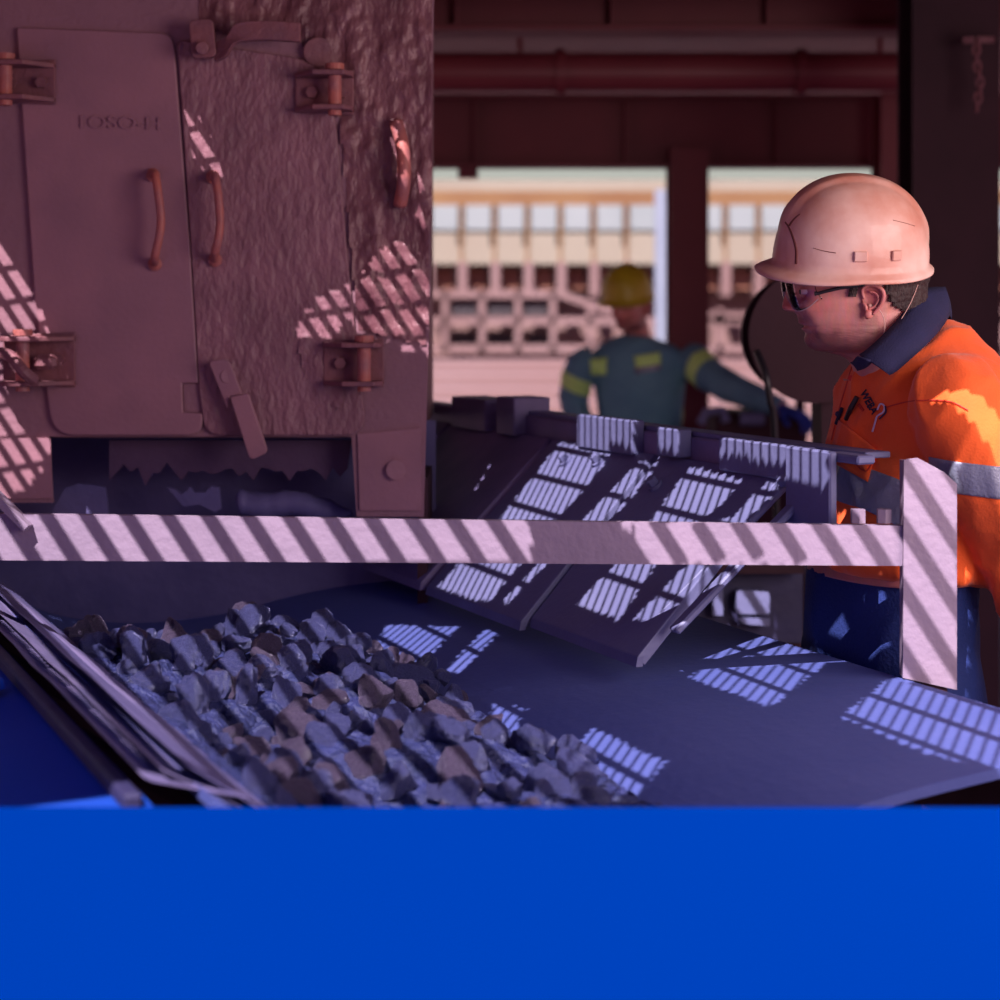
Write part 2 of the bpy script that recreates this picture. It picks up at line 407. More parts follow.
# rough crusted wear sheet on the right half of the face
def crust(pts, Y, amp, name, m, parent, step=.006, seed=0):
    q = [P(x, y, Y) for x, y in pts]; xs = [p.x for p in q]; zs = [p.z for p in q]
    b = bmesh.new(); nx_ = int((max(xs)-min(xs))/step); nz_ = int((max(zs)-min(zs))/step)
    def inside(x, z):
        c = False; j = len(q)-1
        for i in range(len(q)):
            if (q[i].z > z) != (q[j].z > z) and x < (q[j].x-q[i].x)*(z-q[i].z)/(q[j].z-q[i].z)+q[i].x: c = not c
            j = i
        return c
    V = {}
    def vert(i, k):
        if (i, k) not in V:
            x = min(xs)+i*step; z = min(zs)+k*step
            h = noise.fractal(Vector((x*22, seed, z*11)), 1, 2, 4)
            h2 = noise.noise(Vector((x*70, seed+3, z*40)))
            V[(i, k)] = b.verts.new((x, Y-.004-amp*max(-.2, h*.9+.35*h2), z))
        return V[(i, k)]
    for i in range(nx_):
        for k in range(nz_):
            if inside(min(xs)+(i+.5)*step, min(zs)+(k+.5)*step):
                b.faces.new((vert(i, k), vert(i+1, k), vert(i+1, k+1), vert(i, k+1)))
    return obj(name, b, m, parent, smooth=True)
crust([(196, -60), (434, -60), (431, 200), (427, 345), (358, 330), (340, 120), (300, 40), (200, 32)], WY, .012, 'crusted_liner', M['rust_crust'], H)
crust([(296, 330), (322, 326), (330, 360), (346, 392), (340, 410), (320, 400), (304, 372)], WY-.010, .006, 'crusted_patch', M['door_rough'], H, seed=9)
# dark mouth behind and below
bm = bmesh.new()
plate(bm, [(-260, 420), (436, 420), (436, 700), (-260, 700)], 3.9, .02)
obj('inner_wall', bm, M['curtain_rubber'], H)
bm = bmesh.new(); box(bm, (P(428, 0, WY).x-.012, WY+.17, 1.12), (.02, .32, .30)); obj('side_wall', bm, M['dark_steel'], H)
# doors
def text_bm(s, size, depth=.0008, shear=0, bold=0):
    cu = bpy.data.curves.new('t', 'FONT'); cu.body = s; cu.size = size; cu.extrude = depth; cu.shear = shear; cu.offset = bold
    o = bpy.data.objects.new('t', cu); COL.objects.link(o); bpy.context.view_layer.update()
    me = bpy.data.meshes.new_from_object(o.evaluated_get(bpy.context.evaluated_depsgraph_get()))
    bpy.data.objects.remove(o); b = bmesh.new(); b.from_mesh(me); return b
def door(pts, rad, lab, m='door_steel'):
    b = bmesh.new(); plate(b, pts, WY, .011, rad)
    d = obj('door', b, M[m], H); d['label'] = lab
    m = d.modifiers.new('b', 'BEVEL'); m.width = .003; m.segments = 2; m.limit_method = 'ANGLE'
    return d
d1 = door([(18, 28), (174, 34), (191, 250), (199, 383), (183, 383), (184, 412), (203, 413), (204, 435), (54, 435), (36, 300), (26, 150)], [3, 14, 0, 0, 0, 0, 0, 16, 22, 0, 0], 'flat left access door with raised figures')
d2 = door([(178, 40), (322, 62), (337, 130), (348, 260), (367, 435), (206, 435), (200, 390), (192, 250)], [8, 30, 0, 0, 22, 16, 0, 0], 'right access door with a rough worn face', 'door_rough')
# raised figures on the left door
tb = text_bm('1OSO-H', .040, .003)
bb = [v.co.x for v in tb.verts]; wdt = max(bb); o0 = P(76, 128, WY-.012); o1 = P(160, 130, WY-.012)
for v in tb.verts:
    x, y, z = v.co; k = x/wdt; p = o0.lerp(o1, k); v.co = p+Vector((0, -z, y*.95))
obj('raised_figures', tb, M['door_steel'], d1)
b = bmesh.new(); plate(b, [(184, 384), (200, 384), (203, 412), (185, 411)], WY+.004, .006)
for y in (393, 406): cyl(b, P(189, y, WY-.002), P(189, y, WY+.006), .004)
obj('latch_keeper', b, M['housing_steel'], d1)
# bent rod handles
def handle(x, y0, y1, parent, dx=0):
    b = bmesh.new(); Y = WY-.012
    pts = [P(x-2, y0+2, Y), P(x-1, y0, Y-.035), P(x+2, y0+18, Y-.05), P(x+5+dx, y0+45, Y-.05), P(x+3+dx, y0+64, Y-.048), P(x-1, y1-8, Y-.036), P(x-1, y1, Y)]
    tube(b, spline(pts, 5), .0085, 10)
    cyl(b, P(x-3, y0+1, Y+.002), P(x-3, y0+1, Y-.006), .014); cyl(b, P(x-1, y1, Y+.002), P(x-1, y1, Y-.006), .014)
    return obj('handle', b, M['handle_rust'], parent, smooth=True)
handle(156, 174, 264, d1); handle(216, 176, 260, d2, -1)
# hinge brackets
def bracket(x0, y0, x1, y1, pinx, parent, flip=1, m='rusty_fitting'):
    b = bmesh.new(); Y = WY-.012; s = Y/F; h = (y1-y0)*s
    plate(b, [(x0, y0+3), (x1, y0), (x1, y1-1), (x0, y1-3)], Y, .008)
    nose = x0 if flip > 0 else x1
    tip = (x0+x1)/2
    for yy in (y0+4, y1-8):
        q = [(P(x0, yy, Y), 0), (P(x0, yy, Y), .022), (P(x0+(x1-x0)*.35, yy, Y), .075), (P(x1-(x1-x0)*.12, yy, Y), .075), (P(x1, yy, Y), .05), (P(x1, yy, Y), 0)]
        if flip < 0:
            q = [(P(x0, yy, Y), 0), (P(x0, yy, Y), .05), (P(x0+(x1-x0)*.15, yy, Y), .075), (P(x0+(x1-x0)*.62, yy, Y), .075), (P(x1, yy, Y), .015), (P(x1, yy, Y), 0)]
        prism(b, [p+Vector((0, -d, 0)) for p, d in q], Vector((0, 0, -.010)))
    br = obj('hinge_bracket', b, M[m], parent)
    mo = br.modifiers.new('b', 'BEVEL'); mo.width = .002; mo.segments = 2
    b = bmesh.new(); cyl(b, P(pinx, y0-3, Y)+Vector((0, -.048, 0)), P(pinx, y1+2, Y)+Vector((0, -.048, 0)), .0135)
    cyl(b, P(pinx, y0-3, Y)+Vector((0, -.048, 0)), P(pinx, y0+3, Y)+Vector((0, -.048, 0)), .019)
    obj('hinge_pin', b, M['handle_rust'], br, smooth=False)
    for fx in (.28, .78):
        b = bmesh.new(); c = P(x0+(x1-x0)*fx, (y0+y1)/2, Y-.008); cyl(b, c, c+Vector((0, -.014, 0)), .012, 6); obj('bolt', b, M[m], br)
    return br
bracket(-6, 60, 56, 106, 12, H, -1); bracket(296, 70, 354, 116, 337, H, 1)
lb = bracket(4, 332, 76, 388, 29, H, -1); bracket(324, 338, 384, 388, 366, H, 1)
b = bmesh.new()
tube(b, spline([P(-8, 352, 3.55), P(10, 356, 3.5), P(24, 372, 3.48), P(34, 380, 3.5)], 5), .012)
box(b, P(46, 362, 3.55), (.045, .03, .03), r=.008); obj('hinge_clevis', b, M['rusty_fitting'], lb)
# locking lever across the top
b = bmesh.new(); Y = WY-.02
pts = [P(214, 52, Y-.03), P(226, 46, Y-.05), P(236, 33, Y-.06), P(262, 30, Y-.06), P(300, 32, Y-.06)]
pp = spline(pts, 6)
for i in range(len(pp)-1): pass
a = [p+Vector((0, 0, .019)) for p in pp]; c = [p-Vector((0, 0, .019)) for p in pp]
prism(b, a+c[::-1], Vector((0, .022, 0)))
plate(b, round_poly([(190, 22), (214, 20), (218, 58), (194, 60)], 6), Y-.02, .02)
cyl(b, P(202, 48, Y), P(202, 48, Y-.055), .013); cyl(b, P(318, 52, WY+.01), P(318, 52, WY-.014), .03)
ll = obj('top_lever', b, M['rusty_fitting'], H); mo = ll.modifiers.new('b', 'BEVEL'); mo.width = .002; mo.segments = 2
# cranked latch bar on the right door
b = bmesh.new(); Y = WY-.03
prism(b, [P(x, y, Y) for x, y in round_poly([(209, 361), (229, 358), (243, 394), (231, 396), (228, 408)], [5, 7, 0, 0, 0])], Vector((0, -.012, 0)))
prism(b, [P(x, y, Y-.01) for x, y in round_poly([(231, 397), (249, 393), (269, 452), (251, 460)], [0, 3, 6, 6])], Vector((0, -.014, 0)))
cyl(b, P(228, 376, WY-.01), P(228, 376, Y-.012), .016)
lt = obj('latch_bar', b, M['door_steel'], d2); mo = lt.modifiers.new('b', 'BEVEL'); mo.width = .002; mo.segments = 2
# raised pads at the foot of the face
b = bmesh.new(); plate(b, [(358, 434), (421, 428), (421, 510), (360, 510)], WY, .006); cyl(b, P(396, 470, WY+.01), P(396, 470, WY-.016), .02); obj('foot_pad', b, M['door_steel'], H)
b = bmesh.new(); plate(b, [(-200, 438), (51, 438), (53, 498), (-200, 500)], WY, .006); obj('foot_pad', b, M['door_steel'], H)
b = bmesh.new(); tube(b, spline([P(396, 122, 3.585), P(403, 150, 3.56), P(404, 180, 3.56), P(400, 205, 3.585)], 5), .014, 10); obj('lifting_lug', b, M['handle_rust'], H, smooth=True)
# torn rubber hanging in the mouth
def flap(pts, Y, lab, name='rubber_flap', m='curtain_rubber', bulge=.03):
    b = bmesh.new(); prism(b, [P(x, y, Y) for x, y in pts], Vector((0, -.008, 0)))
    o = obj(name, b, M[m], H); o['label'] = lab
    return o
flap([(44, 530), (56, 506), (66, 488), (80, 483), (96, 485), (106, 487), (108, 500), (110, 530)], 3.72, 'rounded grey scrap of rubber curtain')
flap([(168, 487), (176, 489), (182, 494), (188, 490), (191, 486), (195, 492), (206, 492), (212, 486), (220, 487), (222, 508), (216, 512), (200, 504), (184, 506)], 3.7, 'small ragged scrap of rubber curtain')
b = bmesh.new(); rr = []
for i in range(26):
    t = i/25; c = P(236+116*t, 500+12*t+3*math.sin(t*9), 3.70); r = (.030-.004*t)*(1+.12*noise.noise(Vector((t*14, 0, 0))))*(.25 if i == 0 else 1)*(1-.75*max(0, (t-.82)/.18))
    rr.append([c+Vector((0, math.cos(a)*r, math.sin(a)*r*(.95+.1*noise.noise(Vector((t*20, a, 0)))))) for a in [2*PI*k/18 for k in range(18)]])
loft(b, rr); o = obj('rubber_flap', b, M['curtain_rubber'], H, smooth=True); o['label'] = 'pale rolled length of rubber curtain'
b = bmesh.new()
pts = [(110, 440)]+[(110+i*7.2, 470+18*noise.noise(Vector((i*.7, 3, 0)))+(10 if i % 5 == 0 else 0)) for i in range(34)]+[(352, 440)]
prism(b, [P(x, y, 3.68) for x, y in pts], Vector((0, -.008, 0))); obj('upper_curtain', b, M['torn_rubber'], H)

# ------------------------------------------------------------ conveyor
K = empty('belt_conveyor', B(-3.0, 1.1, 0), 'wide troughed belt conveyor carrying ore past the chute housing', 'conveyor')
prof = [(.50, 1.11), (.56, 1.065), (.64, 1.00), (.74, .945), (.9, .925), (1.08, .945), (1.22, .985), (1.36, 1.012), (1.56, 1.03), (1.718, 1.043)]
pz = spline([Vector((v, z, 0)) for v, z in prof], 4)
def zbelt(v):
    for i in range(len(pz)-1):
        if pz[i].x <= v <= pz[i+1].x: t = (v-pz[i].x)/(pz[i+1].x-pz[i].x); return pz[i].y*(1-t)+pz[i+1].y*t
    return pz[0].y if v < pz[0].x else pz[-1].y
b = bmesh.new(); U0, U1 = -5.2, -1.79
loft(b, [[B(u, p.x, p.y) for p in pz]+[B(u, p.x, p.y-.014) for p in reversed(pz)] for u in np.linspace(U0, U1, 40)])
obj('belt', b, M['belt_rubber'], K, smooth=False)
# frame under the belt and its legs
b = bmesh.new(); beam(b, B(U0, 1.68, .95), B(U1, 1.68, .95), .04, .13); obj('side_frame', b, M['dark_steel'], K)
b = bmesh.new(); beam(b, B(U0, .38, .94), B(U1, .38, .94), .05, .16); obj('side_frame', b, M['dark_steel'], K)
for u in (-4.8, -3.3, -1.8):
    for v in (.38, 1.66):
        b = bmesh.new(); beam(b, B(u, v, 0), B(u, v, .86), .09, .09); obj('leg', b, M['dark_steel'], K)
for u in np.arange(-5.0, -1.6, .55):
    b = bmesh.new(); tube(b, [B(u, .42, 1.06), B(u, .72, .86), B(u, 1.12, .86), B(u, 1.64, .97)], .045, 12); obj('idler_roller', b, M['dark_steel'], K)
# left skirt: stacked rubber and steel strips leaning along the belt's near-left lip
def strip(v0, z0, v1, z1, u0, u1, th, name, m, wob=0, parent=K):
    b = bmesh.new(); rings = []
    for u in np.linspace(u0, u1, 24):
        wv = wob*noise.noise(Vector((u*5, v0*9, 2)))
        rings.append([B(u, v0, z0+wv), B(u, v1, z1+wv), B(u, v1-th, z1+th*.6+wv), B(u, v0-th, z0+th*.6+wv)])
    loft(b, rings); return obj(name, b, M[m], parent)
UE = -1.84
strip(.60, 1.055, .50, 1.125, -3.9, UE, .012, 'skirt_rubber', 'curtain_rubber', .004)
strip(.575, 1.065, .47, 1.125, -3.55, UE, .010, 'skirt_strip', 'plate_grey', .004)
strip(.555, 1.09, .45, 1.12, -3.35, UE, .010, 'skirt_strip', 'plate_grey', .004)
b = bmesh.new(); beam(b, B(-5.0, .43, 1.10), B(UE, .43, 1.10), .02, .02, .004); obj('skirt_rail', b, M['machine_blue'], K)
b = bmesh.new(); prism(b, [B(-5.0, .45, 1.095), B(UE, .45, 1.095), B(UE, -.45, .93), B(-5.0, -.45, .93)], Vector((0, 0, -.012))); obj('added_guard', b, M['added_guard_blue'], K)  # made-up guard with its rib, filling an unseen area with blue
b = bmesh.new(); beam(b, B(-4.2, .12, 1.045), B(UE, .12, 1.045), .03, .03); obj('added_guard_rib', b, M['added_guard_blue'], K)
for u in (-3.5, -3.0, -2.5):
    b = bmesh.new(); beam(b, B(u, -.2, .975), B(u, .40, 1.105), .05, .014); obj('skirt_brace', b, M['added_guard_blue'], K)
# ------------------------------------------------------------ sloping cover plates and the ridge beam they lean on
U = B(1, 0, 0).normalized(); Vv = B(0, 1, 0).normalized(); UP = Vector((0, 0, 1))
R_ = empty('ridge_beam', B(-3.2, 1.74, 0), 'long grey ridge beam with upstand brackets along the top of the cover plates', 'beam')
b = bmesh.new(); beam(b, B(-5.0, 1.735, 1.345), B(-2.47, 1.735, 1.345), .05, .062, .004); obj('beam', b, M['plate_grey'], R_)
b = bmesh.new(); beam(b, B(-3.62, 1.742, 1.381), B(-2.32, 1.742, 1.381), .05, .010, .002); obj('top_flat', b, M['cover_plate'], R_)
def rbox(u0, u1, v0, v1, z0, z1, name, m, lab=None, r=.003):
    b = bmesh.new(); box(b, B((u0+u1)/2, (v0+v1)/2, (z0+z1)/2), (u1-u0, v1-v0, z1-z0), (U, Vv, UP), r)
    o = obj(name, b, M[m], R_)
    if lab: o['label'] = lab
    return o
def uv_at(px, py, v=1.69):
    p = ridge_hit(px, py, v); return p.x*.42-p.y*.9075, p.z
for xa, xb, yt, yb, lab in ((580, 635, 414, 447, None), (660, 682, 427, 455, None), (722, 806, 437, 470, 'wide lit bracket')):
    u0, z1 = uv_at(xa, yt); u1, _ = uv_at(xb, yt); _, z0 = uv_at(xa, yb)
    rbox(u0, u1, 1.682, 1.712, z0, z1, 'bracket', 'cover_plate', lab)
u0, z1 = uv_at(790, 446, 1.66); u1, _ = uv_at(835, 450, 1.66); _, z0 = uv_at(790, 522, 1.66)
rbox(u0, u1, 1.65, 1.665, z0, z1, 'end_bracket', 'cover_plate', 'tall end bracket')
for px_, w_ in ((455, 34), (500, 18)):
    u0, z1 = uv_at(px_, 396); u1, _ = uv_at(px_+w_, 400)
    rbox(u0, u1, 1.68, 1.77, 1.33, z1+.0, 'bracket', 'plate_grey')
rbox(-2.36, -2.27, 1.665, 1.70, 1.372, 1.386, 'end_tongue', 'cover_plate', 'flat tongue at the near end')
for u in (-4.6, -3.7, -2.52):
    b = bmesh.new(); beam(b, B(u, 1.80, 0), B(u, 1.80, 1.32), .06, .06); obj('post', b, M['dark_steel'], R_)
def cover(u0t, u1t, u0b, u1b, vt, zt, vb, zb, lab, th=.016, m='cover_plate', bolts=()):
    root = empty('cover_plate', B((u0t+u1t)/2, (vt+vb)/2, zb), lab, 'cover plate', None)
    b = bmesh.new(); n = (B(0, vt, zt)-B(0, vb, zb)).cross(U).normalized(); n = n if n.z > 0 else -n
    prism(b, [B(u0t, vt, zt), B(u1t, vt, zt), B(u1b, vb, zb), B(u0b, vb, zb)], -n*th)
    o = obj('plate', b, M[m], root); mo = o.modifiers.new('b', 'BEVEL'); mo.width = .002; mo.segments = 2
    # folded lower lip
    b = bmesh.new(); prism(b, [B(u0b, vb, zb), B(u1b, vb, zb), B(u1b, vb-.003, zb-.016), B(u0b, vb-.003, zb-.016)], B(0, .012, 0)); obj('lower_lip', b, M[m], root)
    for fu, fv in bolts:
        c = B(u0t*(1-fu)+u1t*fu, vt*(1-fv)+vb*fv, zt*(1-fv)+zb*fv); b = bmesh.new()
        cyl(b, c-n*.002, c+n*.006, .015, 16); cyl(b, c+n*.006, c+n*.020, .010, 6); obj('bolt', b, M['cover_plate'], root)
    return root
ZT, VT = 1.335, 1.70
cover(-3.40, -2.965, -3.30, -2.86, VT, ZT, 1.365, 1.055, 'sloping grey cover plate with two bolts, middle of the row beside the belt', bolts=((.34, .13), (.62, .10)))
cover(-2.945, -2.53, -2.86, -2.47, VT, ZT, 1.385, 1.06, 'sloping grey cover plate nearest the leaning worker', bolts=((.20, .18),), th=.02)
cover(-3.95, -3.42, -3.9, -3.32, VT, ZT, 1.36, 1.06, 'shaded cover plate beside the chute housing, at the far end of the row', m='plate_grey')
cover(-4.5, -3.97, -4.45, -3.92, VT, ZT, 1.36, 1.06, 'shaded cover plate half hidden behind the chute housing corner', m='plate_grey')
# serrated rubber edge below the middle plate
b = bmesh.new()
pts = [B(-3.37+i*.0165, 1.372, 1.10-(0 if i % 2 else .016)) for i in range(26)]
# stay bars between ridge and plates
for u, n_ in ((-2.505, 'right'), (-2.43, 'left')):
    bb_ = bmesh.new(); beam(bb_, B(u, 1.70, 1.33), B(u-.02, 1.44, 1.10), .026, .012, .003); obj('stay_bar', bb_, M['cover_plate'], R_)
bb_ = bmesh.new(); beam(bb_, B(-2.50, 1.69, 1.325), B(-2.40, 1.68, 1.345), .05, .02, .008); obj('stay_clamp', bb_, M['cover_plate'], R_)
b.free()
# small support frame beyond the plates
root = empty('support_frame', P(740, 600, 4.3)*1, 'dark blue box frame seen under the rail behind the cover plates', 'frame'); root.location.z = 0
b = bmesh.new(); plate(b, [(690, 566), (800, 566), (800, 640), (690, 640)], 4.3, .04); obj('back_panel', b, M['machine_blue'], root)
b = bmesh.new(); plate(b, [(712, 586), (722, 586), (722, 614), (712, 614)], 4.24, .02); obj('strut', b, M['cover_plate'], root)
b = bmesh.new(); plate(b, round_poly([(735, 588), (768, 590), (768, 612), (735, 612)], 4), 4.24, .03); obj('bearing_block', b, M['cover_plate'], root)
b = bmesh.new(); plate(b, round_poly([(736, 616), (768, 616), (768, 624), (742, 622)], 2), 4.24, .03); obj('bearing_block', b, M['cover_plate'], root)
b = bmesh.new(); plate(b, [(690, 560), (800, 560), (800, 570), (690, 570)], 4.24, .06); obj('top_rail', b, M['dark_steel'], root)
for x in (695, 795):
    b = bmesh.new(); p = P(x, 640, 4.3); beam(b, (p.x, p.y, 0), (p.x, p.y, p.z+.02), .05, .05); obj('leg', b, M['dark_steel'], root)

# ------------------------------------------------------------ guard rail and its post
root = empty('guard_rail', P(930, 690, RY)*1, 'pale pink angle iron guard rail with an upright post at its right end', 'rail')
root.location.z = 0
b = bmesh.new()
q = [(-220, 513), (920, 528), (920, 566), (-220, 559)]
prism(b, [P(x, y, RY) for x, y in q], Vector((0, .007, 0)))
prism(b, [P(-220, 513, RY), P(920, 528, RY), P(920, 528, RY)+Vector((0, .016, 0)), P(-220, 513, RY)+Vector((0, .016, 0))], Vector((0, 0, .003)))
obj('rail_bar', b, M['rail_paint'], root)
b = bmesh.new()
q = [(904, 460), (918, 458), (944, 472), (957, 484), (957, 690), (930, 684), (903, 678)]
prism(b, [P(x, y, RY-.008) for x, y in q], Vector((0, .008, 0)))
prism(b, [P(904, 461, RY+.0), P(904, 678, RY+.0), P(904, 678, RY)+Vector((0, .03, 0)), P(904, 461, RY)+Vector((0, .03, 0))], Vector((.007, 0, 0)))
o = obj('post', b, M['rail_paint'], root)
b = bmesh.new(); p = P(934, 684, RY); beam(b, (p.x, RY+.022, 0), (p.x, RY+.022, 1.06), .04, .05); obj('lower_post', b, M['dark_steel'], root)
b = bmesh.new(); p = P(-210, 536, RY); beam(b, (p.x, RY+.003, p.z), (p.x, WY-.002, p.z), .05, .05); obj('wall_arm', b, M['dark_steel'], root)
for x in (858, 884):
    b = bmesh.new(); c = P(x, 523, RY+.02); cyl(b, c, c+Vector((0, 0, .022)), .012, 6); obj('bolt', b, M['rail_paint'], root)
b = bmesh.new(); beam(b, P(-30, 470, RY-.0), P(30, 527, RY-.0)-Vector((0, .008, 0)), .012, .03, up=Vector((0, 1, 0))); obj('end_brace', b, M['rail_paint'], root)

# ------------------------------------------------------------ made-up deck over the unseen near end, added for its flat blue
root = empty('added_deck', (0, 1.3, 1.0), 'made-up plain bright blue deck across the foreground, hiding the near end of the belt', 'deck cover')
b = bmesh.new(); box(b, (0, 1.28, 1.087), (2.6, 1.08, .04), r=.008); obj('added_deck_plate', b, M['added_deck_blue'], root)
b = bmesh.new()
for x in (-.9, 0, .9): beam(b, (x, .80, 1.055), (x, 1.0, 1.055), .05, .03)
obj('stiffener', b, M['added_deck_blue'], root)
for x in (-1.2, 1.2):
    for y in (.9, 1.75):
        b = bmesh.new(); beam(b, (x, y, 0), (x, y, 1.06), .06, .06); obj('leg', b, M['added_deck_blue'], root)

# ------------------------------------------------------------ ore
def zore(v, u):
    """height of the ore bed"""
    c = .87; hw = .30; k = max(0, 1-((v-c)/hw)**2)
    fade = min(1, max(0, (u+3.32)/.25)); near = 1.0
    n = noise.fractal(Vector((v*6, u*5, 1)), 1, 2, 3)
    return zbelt(v)+fade*((.10 if u < -2.75 else .10-.035*min(1, (u+2.75)/.3))*k+.055*k*n)-.004
b = bmesh.new(); NU, NV = 150, 60; g = {}
for i in range(NU+1):
    for j in range(NV+1):
        u = -3.36+i*(1.55/NU); v = .575+j*(.56/NV)
        p = B(u, v, zore(v, u)+.012*noise.noise(Vector((u*45, v*45, 0))))
        g[i, j] = b.verts.new(p)
for i in range(NU):
    for j in range(NV): b.faces.new((g[i, j], g[i+1, j], g[i+1, j+1], g[i, j+1]))
bed = obj('ore_bed', b, M['ore_fines'])
mo = bed.modifiers.new('s', 'SOLIDIFY'); mo.thickness = .01; mo.offset = -1
tag(bed, 'fine crushed ore lying under the larger lumps on the belt', 'ore', kind='stuff')
def rock_mesh(seed, m):
    b = bmesh.new(); bmesh.ops.create_icosphere(b, subdivisions=4, radius=1)
    rnd = random.Random(seed); pl = [(Vector((rnd.gauss(0, 1), rnd.gauss(0, 1), rnd.gauss(0, 1))).normalized(), rnd.uniform(.45, .85)) for _ in range(9)]
    for v in b.verts:
        d = v.co.normalized(); r = 1
        for n, h in pl:
            c = d.dot(n)
            if c > 1e-3: r = min(r, h/c)
        r += .10*noise.noise(d*2.2+Vector((seed, 0, 0)))+.07*noise.noise(d*6+Vector((seed, 0, 0)))+.03*noise.noise(d*14)
        v.co = d*r
    me = bpy.data.meshes.new('ore_lump'); b.to_mesh(me); b.free(); me.materials.append(m); return me
rocks = [rock_mesh(s, M['ore'] if s % 4 else M['ore_red']) for s in range(10)]
lumps = []
def lump(u, v, r, lab=None, k=None, dz=0):
    o = bpy.data.objects.new('ore_lump', rocks[k if k is not None else random.randrange(10)]); COL.objects.link(o)
    o.location = B(u, v, zore(v, u)+r*.35+dz); o.scale = (r*random.uniform(.9, 1.5), r*random.uniform(.75, 1.15), r*random.uniform(.7, 1.15))
    o.rotation_euler = (random.uniform(-3, 3), random.uniform(-3, 3), random.uniform(0, 6.28))
    if not lab:
        red = 'reddish' if o.data.materials[0] is M['ore_red'] else 'blue tinted'
        side = 'left' if v < .80 else ('right' if v > 1.0 else 'middle')
        row = 'at the far crest' if u < -2.95 else ('halfway down' if u < -2.5 else 'at the near foot')
        lab = f'{"larger" if r > .028 else "small"} {red} ore lump {row} of the heap, {side} side'
    tag(o, lab, 'ore', 'lumps of ore heaped on the belt'); lumps.append(o); return o
def uvz(px, py, z):
    p = zpl(px, py, z); return p.x*.42-p.y*.9075, p.x*.9075+p.y*.42
for px, py, r, lab in ((250, 632, .036, 'largest lump of ore, highest on the far crest of the heap'), (212, 640, .022, None), (276, 645, .026, None), (300, 655, .026, None), (325, 645, .026, None), (378, 650, .030, 'rounded ore lump at the right end of the far crest'),
                  (112, 642, .026, 'ore lump at the far left corner of the heap'), (160, 655, .030, None), (195, 660, .024, None), (235, 665, .026, None), (445, 690, .036, 'wide ore lump standing out on the right flank of the heap'), (350, 655, .022, None), (137, 640, .022, None), (182, 648, .022, None)):
    u, v = uvz(px, py+12, 1.02); lump(u, v, r, lab, dz=.012)
n = 0; placed = []
while n < 185:
    u = random.uniform(-3.22, -1.98); v = random.uniform(.62, 1.16)
    r = random.choice([.02, .025, .030, .036, .042])
    if (v > 1.10 and u > -2.6) or abs(v-.89) > .27+.02*random.random() or any((u-a)**2+(v-c)**2 < (.62*(r+d))**2 for a, c, d in placed): 
        if random.random() < .97: continue
    placed.append((u, v, r)); lump(u, v, r*.9, dz=random.choice([0, 0, .008, .02])); n += 1

# ------------------------------------------------------------ columns, beams and pipes behind
def thingbox(name, lab, cat, c, s, m, r=.006, extra=None):
    b = bmesh.new(); box(b, c, s, r=r); o = obj(name, b, M[m]); tag(o, lab, cat); return o
def hbeam(x0, x1, y0, y1, Y, dep, name, lab, cat, m, grp=None):
    """I beam spanning the view between pixel rows, flanges and web"""
    a = P(x0, y0, Y); c = P(x1, y1, Y); h = a.z-c.z; cz = (a.z+c.z)/2; cx = (a.x+c.x)/2; L = c.x-a.x
    b = bmesh.new(); box(b, (cx, Y, a.z-.01), (L, dep, .02)); box(b, (cx, Y, c.z+.01), (L, dep, .02)); box(b, (cx, Y, cz), (L, .02, h-.04))
    for k in range(5): box(b, (a.x+L*(k+.5)/5, Y, cz), (.012, dep-.02, h-.04))
    o = obj(name, b, M[m]); tag(o, lab, cat); return o
hbeam(400, 1150, 96, 168, 8.6, .16, 'steel_beam', 'deep dark maroon beam right above the bright openings', 'beam', 'maroon_steel')
hbeam(380, 1150, -14, 34, 6.4, .18, 'steel_beam', 'dark maroon beam along the top edge of the view', 'beam', 'maroon_steel')
b = bmesh.new(); cyl(b, P(380, 72, 7.4), P(985, 72, 7.4), .082, 20)
for x in (560, 800): cyl(b, P(x, 72, 7.4)-Vector((.02, 0, 0)), P(x, 72, 7.4)+Vector((.02, 0, 0)), .098, 20)
for x in (520, 880):
    q = P(x, 72, 7.4); cyl(b, q, (q.x, q.y, 2.99), .012, 8)
tag(obj('steel_pipe', b, M['pipe_steel'], smooth=False), 'dark red horizontal pipe slung between the two upper beams', 'pipe')
def column(x0, x1, Y, ytop, name, lab, m, dep=.2):
    a = P(x0, ytop, Y); c = P(x1, ytop, Y); w_ = c.x-a.x; cx = (a.x+c.x)/2; b = bmesh.new(); h = a.z
    box(b, (cx, Y-dep/2, h/2), (w_, .02, h)); box(b, (cx, Y+dep/2, h/2), (w_, .02, h)); box(b, (cx, Y, h/2), (.02, dep-.02, h)); box(b, (cx, Y, .012), (w_+.12, dep+.12, .024))
    o = obj(name, b, M[m]); tag(o, lab, 'column'); return o
column(668, 706, 8.6, 150, 'steel_column', 'dark maroon steel column between the two bright openings', 'maroon_steel')
column(655, 667, 14.5, 190, 'pale_column', 'thin pale blue column beside the dark maroon column', 'pale_column', .06)
column(905, 990, 5.6, -30, 'steel_column', 'wide dark steel column behind the worker in the white helmet', 'dark_steel')
column(876, 904, 8.2, 95, 'steel_column', 'slim maroon column behind the white helmet', 'pipe_steel')
b = bmesh.new(); c = P(468, 168, 8.55); cyl(b, c, c-Vector((0, 0, .05)), .05, 14); tag(obj('beam_lug', b, M['maroon_steel']), 'small round lug hanging under the deep beam', 'lug')
